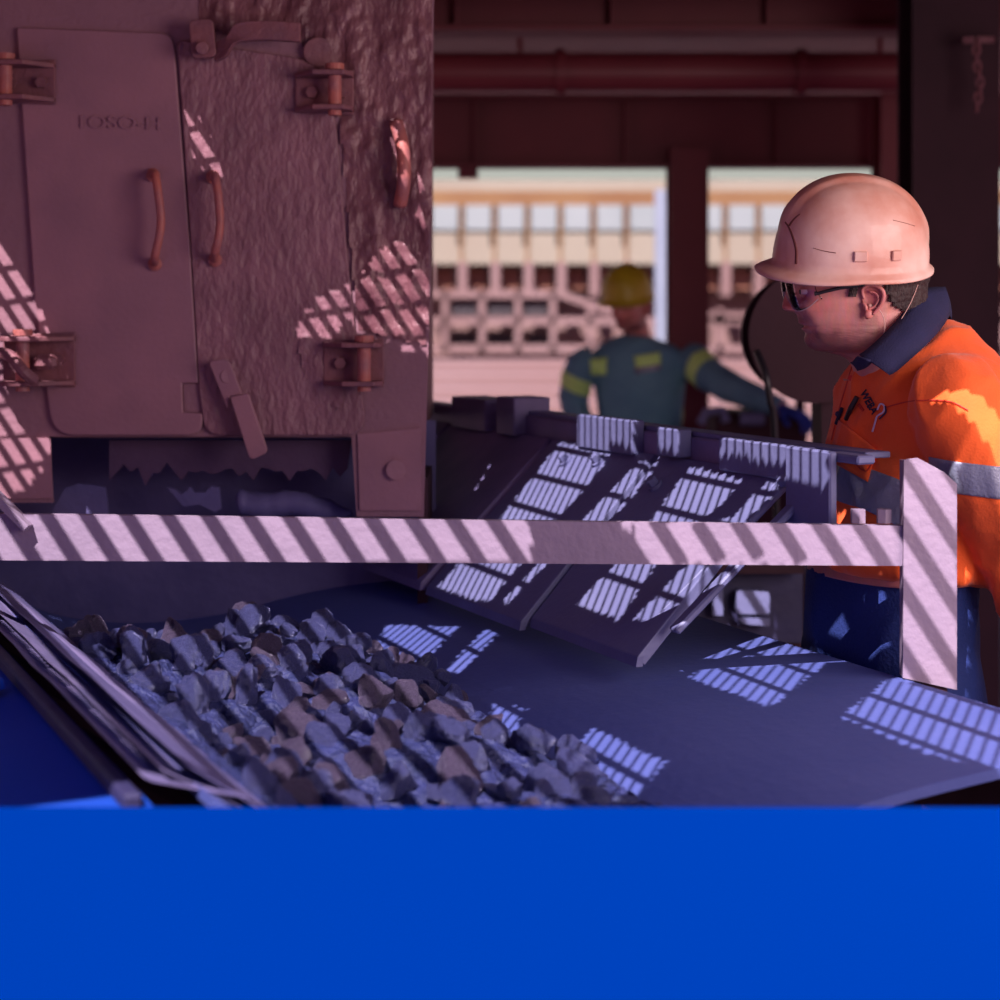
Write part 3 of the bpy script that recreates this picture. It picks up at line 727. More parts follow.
# chain at the upper right
ch = bmesh.new()
for i in range(9):
    c = P(978-2*math.sin(i*.9), 42+i*8, 5.3); rr = .014
    pts = []
    for k in range(17):
        a = 2*PI*k/16; dx = math.cos(a)*rr*.7; dz = math.sin(a)*rr*1.25
        pts.append(c+(Vector((dx, 0, dz)) if i % 2 else Vector((0, dx, dz))))
    tube(ch, pts, .0045, 6, cap=False)
tag(obj('chain', ch, M['rusty_fitting']), 'short rusty chain hanging at the upper right corner', 'chain')
b = bmesh.new(); beam(b, P(968, 40, 5.3), P(990, 40, 5.5), .03, .02); 
tag(obj('chain_hook', b, M['rusty_fitting']), 'small steel hanger holding the chain at the wide dark column', 'hook')
# flanged drum beside the worker's face
root = empty('cable_drum', P(815, 335, 4.3)*1, 'dark round drum on a pedestal behind the worker\'s face', 'drum'); root.location.z = 0
c = P(815, 336, 4.3); b = bmesh.new(); cyl(b, c, c+Vector((0, .03, 0)), .155, 48); cyl(b, c+Vector((0, -.012, 0)), c+Vector((0, 0, 0)), .163, 48, .155)
obj('flange', b, M['dark_steel'], root, smooth=False)
b = bmesh.new(); cyl(b, c+Vector((0, .03, 0)), c+Vector((0, .16, 0)), .11, 32); obj('drum', b, M['dark_steel'], root)
b = bmesh.new(); cyl(b, c+Vector((0, -.03, 0)), c+Vector((0, .02, 0)), .04, 24); b.free()
b = bmesh.new(); cyl(b, c+Vector((0, .16, 0)), c+Vector((0, .19, 0)), .155, 48); obj('flange', b, M['dark_steel'], root)
b = bmesh.new(); p = P(838, 400, 4.4); box(b, (p.x, 4.42, (c.z)/2), (.10, .14, c.z)); obj('pedestal', b, M['dark_steel'], root)
b = bmesh.new(); tube(b, spline([P(757, 352, 4.25), P(766, 375, 4.2), P(770, 400, 4.2), P(775, 440, 4.22), P(778, 640, 4.3)], 6), .009, 8); tag(obj('hose', b, M['black_plastic'], smooth=True), 'thin black hose hanging from the dark round drum', 'hose')
# machine where the far worker works
root = empty('drive_unit', P(760, 420, 7.75)*1, 'dark low drive unit that the worker in teal reaches over to', 'machine'); root.location.z = 0
b = bmesh.new(); a = P(712, 408, 7.75); c = P(800, 430, 7.75); box(b, ((a.x+c.x)/2, 7.75, a.z/2-.01), (c.x-a.x, .4, a.z), r=.02); obj('casing', b, M['dark_steel'], root)
b = bmesh.new(); tube(b, [P(700, 424, 7.50), P(706, 412, 7.50), P(722, 410, 7.50), P(726, 422, 7.50)], .02, 8); obj('grab_handle', b, M['cover_plate'], root)
b = bmesh.new(); c = P(752, 419, 7.50); cyl(b, c-Vector((.05, 0, 0)), c+Vector((.05, 0, 0)), .028, 14); obj('bearing_cap', b, M['cover_plate'], root)
b = bmesh.new(); c = P(800, 395, 7.7); cyl(b, c-Vector((0, 0, .12)), c, .02, 12); obj('lever', b, M['dark_steel'], root)

# ------------------------------------------------------------ sunlit plant beyond
FY = 22.0
def fb(b, x0, x1, y0, y1, Y=FY, d=.3):
    a = P(x0, y0, Y); c = P(x1, y1, Y); box(b, ((a.x+c.x)/2, Y+d/2, (a.z+c.z)/2), (c.x-a.x, d, a.z-c.z))
root = empty('process_building', (1.5, FY, 0), 'sunlit pink and cream plant building far behind the workers', 'building')
def fpart(name, m, rects, Y=FY, d=.3, lab=None):
    b = bmesh.new(); [fb(b, *r, Y=Y, d=d) for r in rects]; o = obj(name, b, M[m], root)
    if lab: o['label'] = lab
    return o
fpart('back_wall', 'plant_cream', [(-500, 1400, 244, 600)], FY+.9, .3)
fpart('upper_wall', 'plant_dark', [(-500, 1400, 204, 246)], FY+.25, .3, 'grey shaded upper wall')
fpart('eaves_beam', 'plant_ochre', [(-500, 1400, 191, 206)], FY+.05, .5, 'ochre eaves beam')
fpart('roof_parapet', 'plant_cream', [(-500, 1400, 180, 191)], FY+.1, .5)
for i in range(33):
    x = 99+i*33
    fpart('roof_panel', 'plant_white', [(x+3, x+29, 205, 230)], FY-.02, .2)
    fpart('lower_panel', 'plant_cream', [(x+2, x+28, 233, 246)], FY-.02, .2)
    fpart('wall_post', 'plant_ochre', [(x-2, x+1, 204, 262)], FY-.04, .12)
    fpart('bay_opening', 'plant_rust', [(x+6, x+24, 268, 289)], FY+.2, .08)
    fpart('bay_column', 'plant_pink', [(x-4, x+5, 262, 296)], FY-.05, .5)
fpart('floor_band', 'plant_cream', [(-500, 1400, 246, 264)], FY-.02, .5)
fpart('lower_wall', 'plant_pink', [(-500, 1400, 288, 460)], FY+.5, .3)
root2 = empty('truss_walkway', (0, FY-.2, 0), 'pink steel truss walkway with dark gaps in front of the plant building', 'walkway')
def tp(name, m, fn, lab=None):
    b = bmesh.new(); fn(b); o = obj(name, b, M[m], root2); return o
TY = FY-.1
tp('lower_chord', 'plant_pink', lambda b: fb(b, -500, 1400, 317, 325, TY, .2))
tp('upper_chord', 'plant_pink', lambda b: (fb(b, 430, 560, 290, 298, TY, .2), beam(b, P(560, 294, TY+.1), P(612, 312, TY+.1), .2, .09), fb(b, 700, 1250, 312, 322, TY, .2)))
for x in (445, 482, 518, 553, 590, 720, 772, 840, 1000): tp('truss_post', 'plant_pink', lambda b: fb(b, x-3, x+3, 292 if x < 556 else 308, 352, TY, .14))
tp('walkway_base', 'plant_pink', lambda b: fb(b, -500, 1400, 345, 353, TY, .4))
for x0, x1 in ((448, 480), (485, 520), (525, 555), (740, 770)): tp('dark_gap', 'plant_dark', lambda b: fb(b, x0+3, x1-3, 333, 347, TY+.3, .05))
for x0, x1 in ((449, 480), (485, 516), (521, 551)): tp('mesh_infill', 'plant_dark', lambda b: fb(b, x0+3, x1-3, 301, 315, TY+.1, .03))
# stepped pink sleepers stacked in front
for i in range(6):
    b = bmesh.new(); z = P(0, 360+i*14, 18-i*.3); box(b, (1.5, 18-i*.3+.1, (z.z)/2), (26, .28, z.z), r=.01)
    o = obj('concrete_step', b, M['plant_pink']); tag(o, ['topmost', 'second highest', 'third highest', 'third lowest', 'second lowest', 'lowest'][i]+' of the long pink steps in front of the plant', 'step', 'long steps in front of the plant')
# ------------------------------------------------------------ people
PS = .001695
HEAD = [  # row height, then (column, half width in mm) from the face round to the back of the head
 (205, [(845,0),(846,3),(848,6),(850,10),(854,14),(862,18),(872,14),(879,8),(881,0)]),
 (218, [(816,0),(817,6),(820,14),(826,26),(838,40),(862,52),(888,44),(904,24),(909,0)]),
 (240, [(797,0),(798,8),(800,20),(806,38),(820,58),(862,72),(900,64),(920,38),(926,0)]),
 (265, [(788,0),(788.5,8),(790,20),(796,42),(812,60),(860,74),(900,67),(921,40),(928,0)]),
 (279, [(785,0),(785.5,8),(787,20),(792,42),(808,58),(858,73),(898,65),(918,38),(925,0)]),
 (285, [(787,0),(788.5,7),(792,14),(796,34),(808,56),(857,72),(896,63),(917,36),(923,0)]),
 (291, [(786,0),(789,7),(797,14),(802,31),(809,53),(856,71),(895,62),(917,36),(922,0)]),
 (296, [(784.5,0),(788,8),(796,15),(801,32),(808,52),(855,70),(894,61),(917,36),(922,0)]),
 (302, [(783,0),(786,9),(794,17),(797,32),(806,52),(854,69),(893,60),(917,36),(923,0)]),
 (307, [(782.4,0),(785,11),(792,19),(797,32),(806,50),(852,67),(892,59),(917,36),(924,0)]),
 (310.5, [(785,0),(788,12),(793,19.5),(798,31),(807,48),(851,66),(891,58),(917,36),(924,0)]),
 (313, [(795,0),(796,9),(798,17),(800,29),(809,47),(850,65),(890,58),(917,36),(925,0)]),
 (318, [(798,0),(799,9),(800.5,18),(803,29),(812,46),(849,64),(890,58),(917,37),(925,0)]),
 (323, [(799,0),(800,9),(802.5,18),(806,29),(815,45),(848,63),(889,58),(917,38),(926,0)]),
 (326, [(804.5,0),(805,10),(806,20),(809,29),(817,45),(848,62),(889,58),(917,38),(926,0)]),
 (329, [(802,0),(802.8,10),(805,19),(809,29),(817,44),(848,62),(888,58),(916,39),(927,0)]),
 (333, [(805.5,0),(806,10),(808,20),(811,30),(819,44),(848,61),(888,58),(916,40),(927,0)]),
 (339, [(804.5,0),(805.5,11),(808,20),(813,30),(822,43),(849,60),(887,58),(916,40),(928,0)]),
 (345, [(807,0),(808,10),(811,19),(817,28),(828,41),(851,58),(886,57),(916,40),(929,0)]),
 (350, [(814,0),(815,8),(819,16),(826,25),(838,38),(856,53),(887,56),(917,41),(931,0)]),
 (353, [(830,0),(831,8),(834,16),(840,25),(849,36),(864,48),(891,54),(919,41),(933,0)]),
 (360, [(848,0),(849,12),(851,24),(856,36),(866,46),(880,52),(902,54),(924,40),(938,0)]),
 (380, [(856,0),(857,14),(860,28),(866,40),(876,50),(892,56),(912,55),(930,40),(944,0)]),
 (400, [(852,0),(853,18),(857,36),(864,52),(876,64),(896,72),(920,66),(938,44),(950,0)])]
def head_grid(nv=110, nh=32):
    rows = np.array([[r[0]]+[q for p in r[1] for q in p] for r in HEAD], float); n = len(rows); G = []
    # parametrise by height so dense rows do not get over-sampled
    for i in range(nv+1):
        t = (n-1)*i/nv; row = cr(rows, t); ctl = row[1:].reshape(9, 2); ctl[:, 1] = np.maximum(ctl[:, 1], 0); ctl[0, 1] = 0; ctl[8, 1] = 0
        side = []
        ext = np.vstack([[ctl[1, 0], -ctl[1, 1]], ctl, [ctl[7, 0], -ctl[7, 1]]])
        for k in range(nh+1):
            s = 8*k/nh+1; j = min(int(s), 8); f = s-j
            p0, p1, p2, p3 = ext[j-1], ext[j], ext[j+1], ext[min(j+2, 10)]
            side.append(.5*(2*p1+(p2-p0)*f+(2*p0-5*p1+4*p2-p3)*f*f+(-p0+3*p1-3*p2+p3)*f**3))
        G.append((row[0], side))
    return G
GRID = head_grid(170, 56)
class Frame:
    def __init__(s, org, fwd, up=Vector((0, 0, 1))):
        s.o = Vector(org); s.f = Vector(fwd).normalized(); s.l = up.cross(s.f).normalized(); s.u = s.f.cross(s.l)
    def __call__(s, px, py, side_mm):      # head drawing coordinates -> world
        return s.o+s.f*((862-px)*PS)+s.u*((302-py)*PS)+s.l*(side_mm/1000)
    def v(s, f, l, u): return s.o+s.f*f+s.l*l+s.u*u
def head_into(bm, T, tone=None):
    V = []
    cl = bm.verts.layers.float_color.get('tone') or bm.verts.layers.float_color.new('tone')
    base = np.array(lin((222, 148, 140))); red = np.array(lin((214, 112, 104))); stub = np.array(lin((138, 84, 84))); lipc = np.array(lin((196, 104, 108)))
    for py, side in GRID:
        ring = []
        full = [(x, w) for x, w in side]+[(x, -w) for x, w in side[-2:0:-1]]
        for x, w in full:
            v = bm.verts.new(T(x, py, w)); c = base.copy()
            n = noise.noise(Vector((x*.12, py*.12, w*.04)))*.5+.5
            def g(cx, cy, sx, sy): return math.exp(-((x-cx)/sx)**2-((py-cy)/sy)**2)
            k = min(1, g(786, 305, 9, 7)*.9+g(812, 306, 14, 9)*.55); c = c*(1-k)+red*k
            n2 = noise.noise(Vector((x*.9, py*.9, w*.3)))*.5+.5; k = min(1, (g(835, 340, 28, 14)*1.0+g(800, 319, 7, 5)*.8+g(812, 342, 16, 11)*.8+g(862, 330, 14, 24)*.6)*(.35+.5*n+.7*n2)); c = c*(1-k)+stub*k
            k = g(802, 325, 4, 3.4)*.7 if abs(w) < 26 else 0; c = c*(1-k)+lipc*k
            v[cl] = (*c, 1); ring.append(v)
        V.append(ring)
    n = len(V[0])
    for i in range(len(V)-1):
        for k in range(n): bm.faces.new((V[i][k], V[i][(k+1)%n], V[i+1][(k+1)%n], V[i+1][k]))
    bm.faces.new(V[0][::-1]); return cl
def skin_mat():
    m = M['skin']; n = m.node_tree; b = n.nodes['Principled BSDF']
    a = n.nodes.new('ShaderNodeAttribute'); a.attribute_name = 'tone'
    t = n.nodes.new('ShaderNodeTexNoise'); t.inputs['Scale'].default_value = 60
    mx = n.nodes.new('ShaderNodeMixRGB'); mx.blend_type = 'MULTIPLY'; mx.inputs[0].default_value = .35
    for l in list(b.inputs['Base Color'].links): n.links.remove(l)
    n.links.new(a.outputs['Color'], mx.inputs[1]); n.links.new(t.outputs['Color'], mx.inputs[2]); n.links.new(mx.outputs[0], b.inputs['Base Color'])
    b.inputs['Subsurface Weight'].default_value = .0
skin_mat()
def ear_into(bm, T, sgn, cl):
    tone = (*lin((226, 140, 134)), 1); f0 = len(bm.verts)
    def E(x, y, out): return T(x, y, sgn*(70+out))
    # bowl
    rim = [(852, 292, 6), (853, 287.5, 8), (859, 285, 12), (867, 286.5, 17), (872, 292, 19), (872, 300, 17), (869, 307, 13), (865, 312, 10), (861, 318, 9), (856.5, 318.5, 6), (855, 312, 3), (854, 304, 2)]
    c = [(863, 300, 3)]
    r3 = spline([E(*p) for p in rim]+[E(*rim[0])], 4)[:-1]
    o = bm.verts.new(E(861, 303, 1)); mid = []
    rv = [bm.verts.new(p) for p in r3]; mv = [bm.verts.new(p.lerp(o.co, .35)+(T(0, 0, 0)-T(0, 0, sgn*4))) for p in r3]; n = len(rv)
    bv = [bm.verts.new(p.lerp(E(860, 302, -8), .45)+(T(0, 0, 0)-T(0, 0, sgn*9))) for p in r3]
    for i in range(n):
        j = (i+1) % n
        bm.faces.new((rv[i], rv[j], mv[j], mv[i])); bm.faces.new((mv[i], mv[j], o)); bm.faces.new((rv[j], rv[i], bv[i], bv[j]))
    hel = spline([E(855, 299, 5), E(853, 290, 8), E(859, 285.5, 13), E(867, 287, 18), (E(872, 293, 20)), E(871.5, 301, 18), E(868, 308, 14), E(863, 314, 11)], 5)
    tube(bm, hel, [.0022+.0014*math.sin(PI*i/(len(hel)-1)) for i in range(len(hel))], 8)
    tube(bm, spline([E(860, 292, 9), E(866, 294, 12), E(868, 300, 12), E(864, 307, 9), E(859, 309, 8)], 4), .0022, 8)
    tube(bm, spline([E(854, 303, 4), E(856, 306, 8), E(857, 310, 7)], 3), .003, 8)
    ret = bmesh.ops.create_icosphere(bm, subdivisions=2, radius=1); q = E(859.5, 314, 7)
    for v in ret['verts']: v.co = q+Vector((v.co.x*.0075, v.co.y*.0045, v.co.z*.0085))
    bm.verts.ensure_lookup_table()
    for i in range(f0, len(bm.verts)): bm.verts[i][cl] = tone
def hand_bm(wr, d, n, s, curl=.5, spread=.12, size=1.0, vox=.0028):
    """hand from wrist wr along d, palm normal n (towards the palm side), thumb side s"""
    d = Vector(d).normalized(); n = Vector(n); n = (n-d*n.dot(d)).normalized(); sd = Vector(s); sd = (sd-d*sd.dot(d)-n*sd.dot(n)).normalized()
    b = bmesh.new(); k = size; rings = []
    for t, hw, hh in ((-.02, .026, .021), (.0, .028, .020), (.03, .036, .019), (.06, .041, .017), (.085, .042, .014), (.098, .038, .010)):
        rings.append(ellipse(Vector(wr)+d*t*k, sd, n, hw*k, hh*k, 20, 2.4))
    loft(b, rings)
    for i, (off, L) in enumerate(((.030, .075), (.010, .084), (-.011, .078), (-.031, .062))):
        base = Vector(wr)+d*(.085*k)+sd*off*k; dr = (d+sd*spread*(1.5-i)*.5).normalized(); pts = [base-dr*.012*k, base]; ang = 0
        for sgl, c in ((.45, .35), (.32, .55), (.23, .5)):
            ang += curl*c*2.0; pts.append(pts[-1]+(dr*math.cos(ang)+n*math.sin(ang))*L*sgl*k)
        sp = spline(pts, 4); tube(b, sp, [(.0095-.0028*j/(len(sp)-1))*k for j in range(len(sp))], 10)
    base = Vector(wr)+d*.022*k+sd*.022*k; a = (d*.55+sd*.75+n*.25).normalized(); a2 = (d*.9+sd*.3+n*.35).normalized()
    sp = spline([base-a*.01*k, base+a*.028*k, base+a*.045*k+a2*.02*k, base+a*.05*k+a2*.052*k], 4)
    tube(b, sp, [(.0135-.005*j/(len(sp)-1))*k for j in range(len(sp))], 10)
    return remeshed(b, vox, 3)
def crumple(bm, amp, fr, seed, stretch=(1, 1, 1)):
    bm.normal_update()
    mv = []
    for v in bm.verts:
        q = Vector((v.co.x*fr*stretch[0], v.co.y*fr*stretch[1], v.co.z*fr*stretch[2]+seed))
        h = 1-abs(noise.noise(q))*2.2; h = h*h*.6 if h > 0 else 0
        h += .6*noise.noise(q*.6+Vector((5, seed, 2)))
        mv.append(v.co+v.normal*amp*h)
    for v, p in zip(bm.verts, mv): v.co = p
def cut_region(src_me, planes, off):
    """copy the part of a cloth mesh inside the half spaces, lifted off along its normals"""
    b = bmesh.new(); b.from_mesh(src_me)
    for co, no in planes:
        bmesh.ops.bisect_plane(b, geom=b.verts[:]+b.edges[:]+b.faces[:], plane_co=co, plane_no=no, clear_outer=True)
    b.normal_update()
    mv = [v.co+v.normal*off for v in b.verts]
    for v, p in zip(b.verts, mv): v.co = p
    return b
def tape(name, b, m, parent, th=.0015):
    o = obj(name, b, M[m], parent, smooth=True, recalc=False); s = o.modifiers.new('s', 'SOLIDIFY'); s.thickness = th; s.offset = -1; return o
def helmet(T, parent, m, roll=0, clips=True):
    """hard hat in the head frame"""
    c = T(850, 257, 0); f, l, u = T.f, T.l, T.u
    Rm = Matrix.Rotation(-roll, 3, f)
    l2 = Rm @ l; u2 = Rm @ u
    def Hp(x, y, z): return c+f*x+l2*y+u2*z
    A_, B_, Hh = .131, .110, .137; b = bmesh.new(); NT, NP = 72, 30
    def surf(th, q):
        # q: 0 brim .. 1 apex
        a = q*PI/2; rr = max(math.cos(a), 0)**(2/2.35); z = math.sin(a)**(2/2.35)*Hh
        ct, st = math.cos(th), math.sin(th)
        x = A_*math.copysign(abs(ct)**(2/2.1), ct)*rr; y = B_*math.copysign(abs(st)**(2/2.1), st)*rr
        if x > 0: x *= 1-.06*(z/Hh)
        k = max(0, 1-abs(y)/.031); k = min(1, k*3.2); kz = min(1, max(0, (z-.05)/.03)) if x > 0 else min(1, max(0, (z-.03)/.03))
        rise = .0055*k*k*(3-2*k)*kz
        nrm = Vector((x/A_**2, y/B_**2, z/Hh**2+1e-6)).normalized()
        return Vector((x, y, z-.008*(1-q)))+nrm*rise
    rings = []
    for j in range(NP): rings.append([surf(2*PI*i/NT, j/NP) for i in range(NT)])
    V = [[b.verts.new(Hp(*p)) for p in r] for r in rings]; top = b.verts.new(Hp(*surf(0, 1)))
    for j in range(NP-1):
        for i in range(NT): b.faces.new((V[j][i], V[j][(i+1)%NT], V[j+1][(i+1)%NT], V[j+1][i]))
    for i in range(NT): b.faces.new((V[NP-1][i], V[NP-1][(i+1)%NT], top))
    # brim
    prev = V[0]
    def brimpt(th, s, low=0):
        ct, st = math.cos(th), math.sin(th); p = surf(th, 0)
        fr = max(0, ct)**.9; out = .009+.020*fr; dz = -.010*abs(st)**1.5-.006*max(0, -ct)-.010*fr
        o = Vector((ct/A_, st/B_, 0)).normalized()*out*s
        return Vector((p.x+o.x, p.y+o.y, p.z+dz*s-.0*low-low))
    seq = [(.35, 0), (.8, 0), (1, .001), (1.02, .004), (.98, .0065), (.5, .0045), (-.05, .004)]
    for s, lo in seq:
        cur = [b.verts.new(Hp(*brimpt(2*PI*i/NT, s, lo))) for i in range(NT)]
        for i in range(NT): b.faces.new((prev[i], prev[(i+1)%NT], cur[(i+1)%NT], cur[i]))
        prev = cur
    # inner shell
    inner = [[b.verts.new(Hp(*(surf(2*PI*i/NT, j/8)*.965+Vector((0, 0, .001))))) for i in range(NT)] for j in range(8)]
    for i in range(NT): b.faces.new((prev[i], prev[(i+1)%NT], inner[0][(i+1)%NT], inner[0][i]))
    for j in range(7):
        for i in range(NT): b.faces.new((inner[j][i], inner[j][(i+1)%NT], inner[j+1][(i+1)%NT], inner[j+1][i]))
    b.faces.new(inner[7])
    h = obj('helmet', b, M[m], parent, smooth=True)
    if clips:
        for th, tw in ((PI*.5-.03, .022), (PI*.5+.42, .018)):
            p = surf(th, .10); nn = Vector((math.cos(th)/A_, math.sin(th)/B_, .15)).normalized(); tn = Vector((-nn.y, nn.x, 0)).normalized(); upv = nn.cross(tn)*-1
            W3 = lambda v: f*v.x+l2*v.y+u2*v.z
            bb = bmesh.new(); box(bb, Hp(*(p+nn*.002)), (tw, .006, .017), (W3(tn), W3(nn), W3(tn).cross(W3(nn))), .0015); obj('slot_cover', bb, M[m], h)
    return h

# ---- the near worker in orange
root = empty('person', (.66, 3.0, 0), 'worker in a scuffed white helmet, clear glasses and orange shirt, looking left', 'person')
T = Frame(P(862, 302, 3.0), (-1, 0, 0))
hm = helmet(T, root, 'helmet_shell', roll=math.radians(12))
b = bmesh.new(); cl = head_into(b, T); ear_into(b, T, 1, cl); ear_into(b, T, -1, cl)
tone = (*lin((214, 132, 122)), 1)
def ball(b, c, r, m=None):
    ret = bmesh.ops.create_icosphere(b, subdivisions=3, radius=r)
    for v in ret['verts']: v.co += Vector(c)
    return ret['verts']
f0 = len(b.verts)
for s in (31, -31):                            # eyelids
    for (dy, up) in ((-1, 1), (1, -1)):
        vs = ball(b, (0, 0, 0), .0128); c = T(803.5, 291.5, s); dead = []
        for v in vs:
            if v.co.z*up < .0030 if up > 0 else v.co.z*up < .0052: v.co.z = .0030*up if up > 0 else .0052*up; 
            v.co = v.co*1.0+c
f1 = len(b.verts)
zc = lambda py: CH-(py-HY)*PS
xc = lambda px: (px-500)*PS
TF = Vector((-math.cos(math.radians(25)), -math.sin(math.radians(25)), 0)); TL = UP.cross(TF)
TORSO = [(342, 900, 62, 72, .6), (350, 904, 84, 108, .55), (361, 914, 102, 148, .42), (375, 922, 114, 172, .25), (396, 925, 121, 180, .1), (420, 923, 123, 182, 0), (450, 916, 125, 180, 0), (490, 908, 126, 180, 0), (530, 900, 128, 180, 0), (560, 893, 133, 182, -.06), (574, 892, 135, 184, -.14)]
def trings(rows, k=1.0, Y=3.0, n=36):
    a = np.array(rows, float); o = []
    for i in range((len(rows)-1)*4+1):
        r = cr(a, i/4); C0 = Vector((xc(r[1]), Y, zc(r[0]))); e_ = ellipse(C0, TF, TL, r[2]/1000*k, r[3]/1000*k, n, 2.3)
        if len(r) > 4: e_ = [p+UP*(-r[4]*(p-C0).dot(TF)-.18*min(1, r[4]*2)*abs((p-C0).dot(TL))) for p in e_]
        o.append(e_)
    return o
loft(b, trings([(380, 903, 80, 120)]+[(p, c, a_-16, b_-18) for p, c, a_, b_, t_ in TORSO[4:]]))
SHN = [Vector((.695, 2.88, 1.475)), Vector((.735, 2.84, 1.455)), Vector((.772, 2.81, 1.345)), Vector((.835, 2.85, 1.22)), Vector((.875, 2.81, 1.11)), Vector((.90, 2.75, 1.0))]
SHF = [Vector((.70, 3.10, 1.475)), Vector((.705, 3.14, 1.45)), Vector((.69, 3.21, 1.32)), Vector((.71, 3.22, 1.2)), Vector((.70, 3.20, 1.08)), Vector((.69, 3.18, .98))]
for A3 in (SHN, SHF): tube(b, spline(A3, 4), .036, 12)
LEGS = [[Vector((xc(889), 3, .93))+TL*s*.09, Vector((xc(886), 3, .52))+TL*s*.10+TF*.02, Vector((xc(892), 3, .09))+TL*s*.11] for s in (1, -1)]
for Lg in LEGS: tube(b, spline(Lg, 5), [.075-.035*i/10 for i in range(11)], 12)
b.verts.ensure_lookup_table()
for i in range(f0, len(b.verts)): b.verts[i][cl] = tone
obj('body', b, M['skin'], root, smooth=True)
b = bmesh.new()
for s in (31, -31): ball(b, T(803.5, 291.5, s), .0119)
eo = obj('eyeballs', b, M['eye'], root, smooth=True)
b = bmesh.new()
for s in (31, -31): ball(b, T(803.5-3.7, 291.8, s), .0069)
obj('iris', b, M['iris'], eo, smooth=True)
# hair at the back and temple
def hair_poly(x, y):
    q = [(838, 272), (838, 296), (847, 297), (850, 285), (869, 283), (874, 296), (880, 305), (897, 313), (910, 308), (921, 297), (930, 285), (926, 272)]
    c = False; j = len(q)-1
    for i in range(len(q)):
        if (q[i][1] > y) != (q[j][1] > y) and x < (q[j][0]-q[i][0])*(y-q[i][1])/(q[j][1]-q[i][1])+q[i][0]: c = not c
        j = i
    return c
b = bmesh.new(); vv = {}
for i, (py, side) in enumerate(GRID):
    full = [(x, w) for x, w in side]+[(x, -w) for x, w in side[-2:0:-1]]
    for k, (x, w) in enumerate(full): vv[i, k] = (x, py, w)
nk = len(full); made = {}
def hv(i, k):
    if (i, k) not in made:
        x, y, w = vv[i, k]; d = Vector(((x-862)*PS, w/1000, 0)); L = d.length or 1; j = .0035+.002*noise.noise(Vector((x*.9, y*.3, w*.5)))
        made[i, k] = b.verts.new(T(x+(d.x/L)*j/PS, y, w+(d.y/L)*j*1000))
    return made[i, k]
for i in range(len(GRID)-1):
    for k in range(nk):
        x, y, w = vv[i, k]
        if hair_poly(x, y): b.faces.new((hv(i, k), hv(i, (k+1)%nk), hv(i+1, (k+1)%nk), hv(i+1, k)))
tape('hair', b, 'hair', root, .003)
# shirt: trunk and sleeves as one garment
b = bmesh.new(); loft(b, trings(TORSO))
def sleeve(b, pts, rr):
    sp = spline(pts, 5); n = len(sp); a = np.array([[r] for r in rr]); tube(b, sp, [float(cr(a, i*(len(rr)-1)/(n-1))[0]) for i in range(n)], 20)
sleeve(b, SHN, [.060, .080, .074, .066, .059, .048]); sleeve(b, SHF, [.055, .070, .066, .064, .057, .046])
b = remeshed(b, .0065, 14)
crumple(b, .013, 9, 3.0, (1.3, 1.3, .6)); crumple(b, .0022, 30, 1.0, (1, 1, .5))
shirt = obj('shirt', b, M['orange_cloth'], root, smooth=True)
bb = bmesh.new(); bb.from_mesh(shirt.data); bvh = BVHTree.FromBMesh(bb); bb.free()
def onit(px, py, off=.002, tree=None):
    d = P(px, py, 1)-Vector((0, 0, CH)); d.normalize(); h = (tree or bvh).ray_cast(Vector((0, 0, CH)), d)
    q = h[0] if h[0] is not None else P(px, py, 2.9)
    return q-d*off
# reflective tape round the trunk and the sleeve
def plane_from(p0, p1, depth_dir): 
    n = (p1-p0).cross(depth_dir).normalized(); return n if n.z > 0 else -n
p0, p1 = P(820, 436, 2.93), P(903, 486, 2.87); nu = plane_from(p0, p1, Vector((-.3, 1, 0)))
body_only = (Vector((.698, 2.85, 1.3)), Vector((1, 0, 0)))
tb_ = cut_region(shirt.data, [(p0, nu), (p0-nu*.062, -nu), body_only, (Vector((.60, 3.12, 1.3)), Vector((-.05, 1, 0)))], .0015); tape('chest_tape', tb_, 'reflective_tape', shirt)
na = (SHN[3]-SHN[2]).normalized(); q0 = Vector((.79, 2.80, P(960, 465, 2.78).z)); q1 = Vector((.79, 2.80, P(960, 497, 2.78).z)); nz_ = Vector((.10, 0, 1)).normalized()
tb_ = cut_region(shirt.data, [(q0, nz_), (q1, -nz_), (Vector((.700, 2.86, 1.3)), Vector((-1, .35, 0)).normalized())], .0018); tape('sleeve_tape', tb_, 'reflective_tape', shirt)
# collar
def strip2(name, top, low, m, parent, th=.004):
    b = bmesh.new(); a = spline([P(*p) for p in top], 6); c = spline([P(*p) for p in low], 6); prev = None
    for p, q in zip(a, c):
        cur = [b.verts.new(p.lerp(q, t)+Vector((0, -.012*math.sin(PI*t), 0))) for t in (0, .2, .4, .6, .8, 1)]
        if prev:
            for i in range(5): b.faces.new((prev[i], prev[i+1], cur[i+1], cur[i]))
        prev = cur
    return tape(name, b, m, parent, th)
co = strip2('collar', [(944, 288, 3.02), (921, 291, 2.985), (908, 308, 2.95), (893, 326, 2.925), (872, 347, 2.90), (860, 356, 2.90)],
            [(948, 314, 3.02), (940, 328, 2.955), (926, 344, 2.91), (910, 359, 2.885), (896, 371, 2.87), (889, 375, 2.868)], 'navy_cloth', shirt)
strip2('collar_stand', [(944, 288, 3.02), (946, 289, 3.06), (940, 292, 3.09), (915, 305, 3.10), (880, 330, 3.08), (852, 354, 3.02)],
       [(948, 314, 3.02), (952, 320, 3.07), (944, 330, 3.11), (915, 350, 3.12), (880, 364, 3.09), (852, 366, 3.03)], 'navy_cloth', shirt)
strip2('collar_point', [(858, 356, 2.90), (855, 360, 2.92), (852, 362, 2.94)], [(872, 360, 2.88), (866, 366, 2.90), (858, 369, 2.93)], 'navy_cloth', shirt)
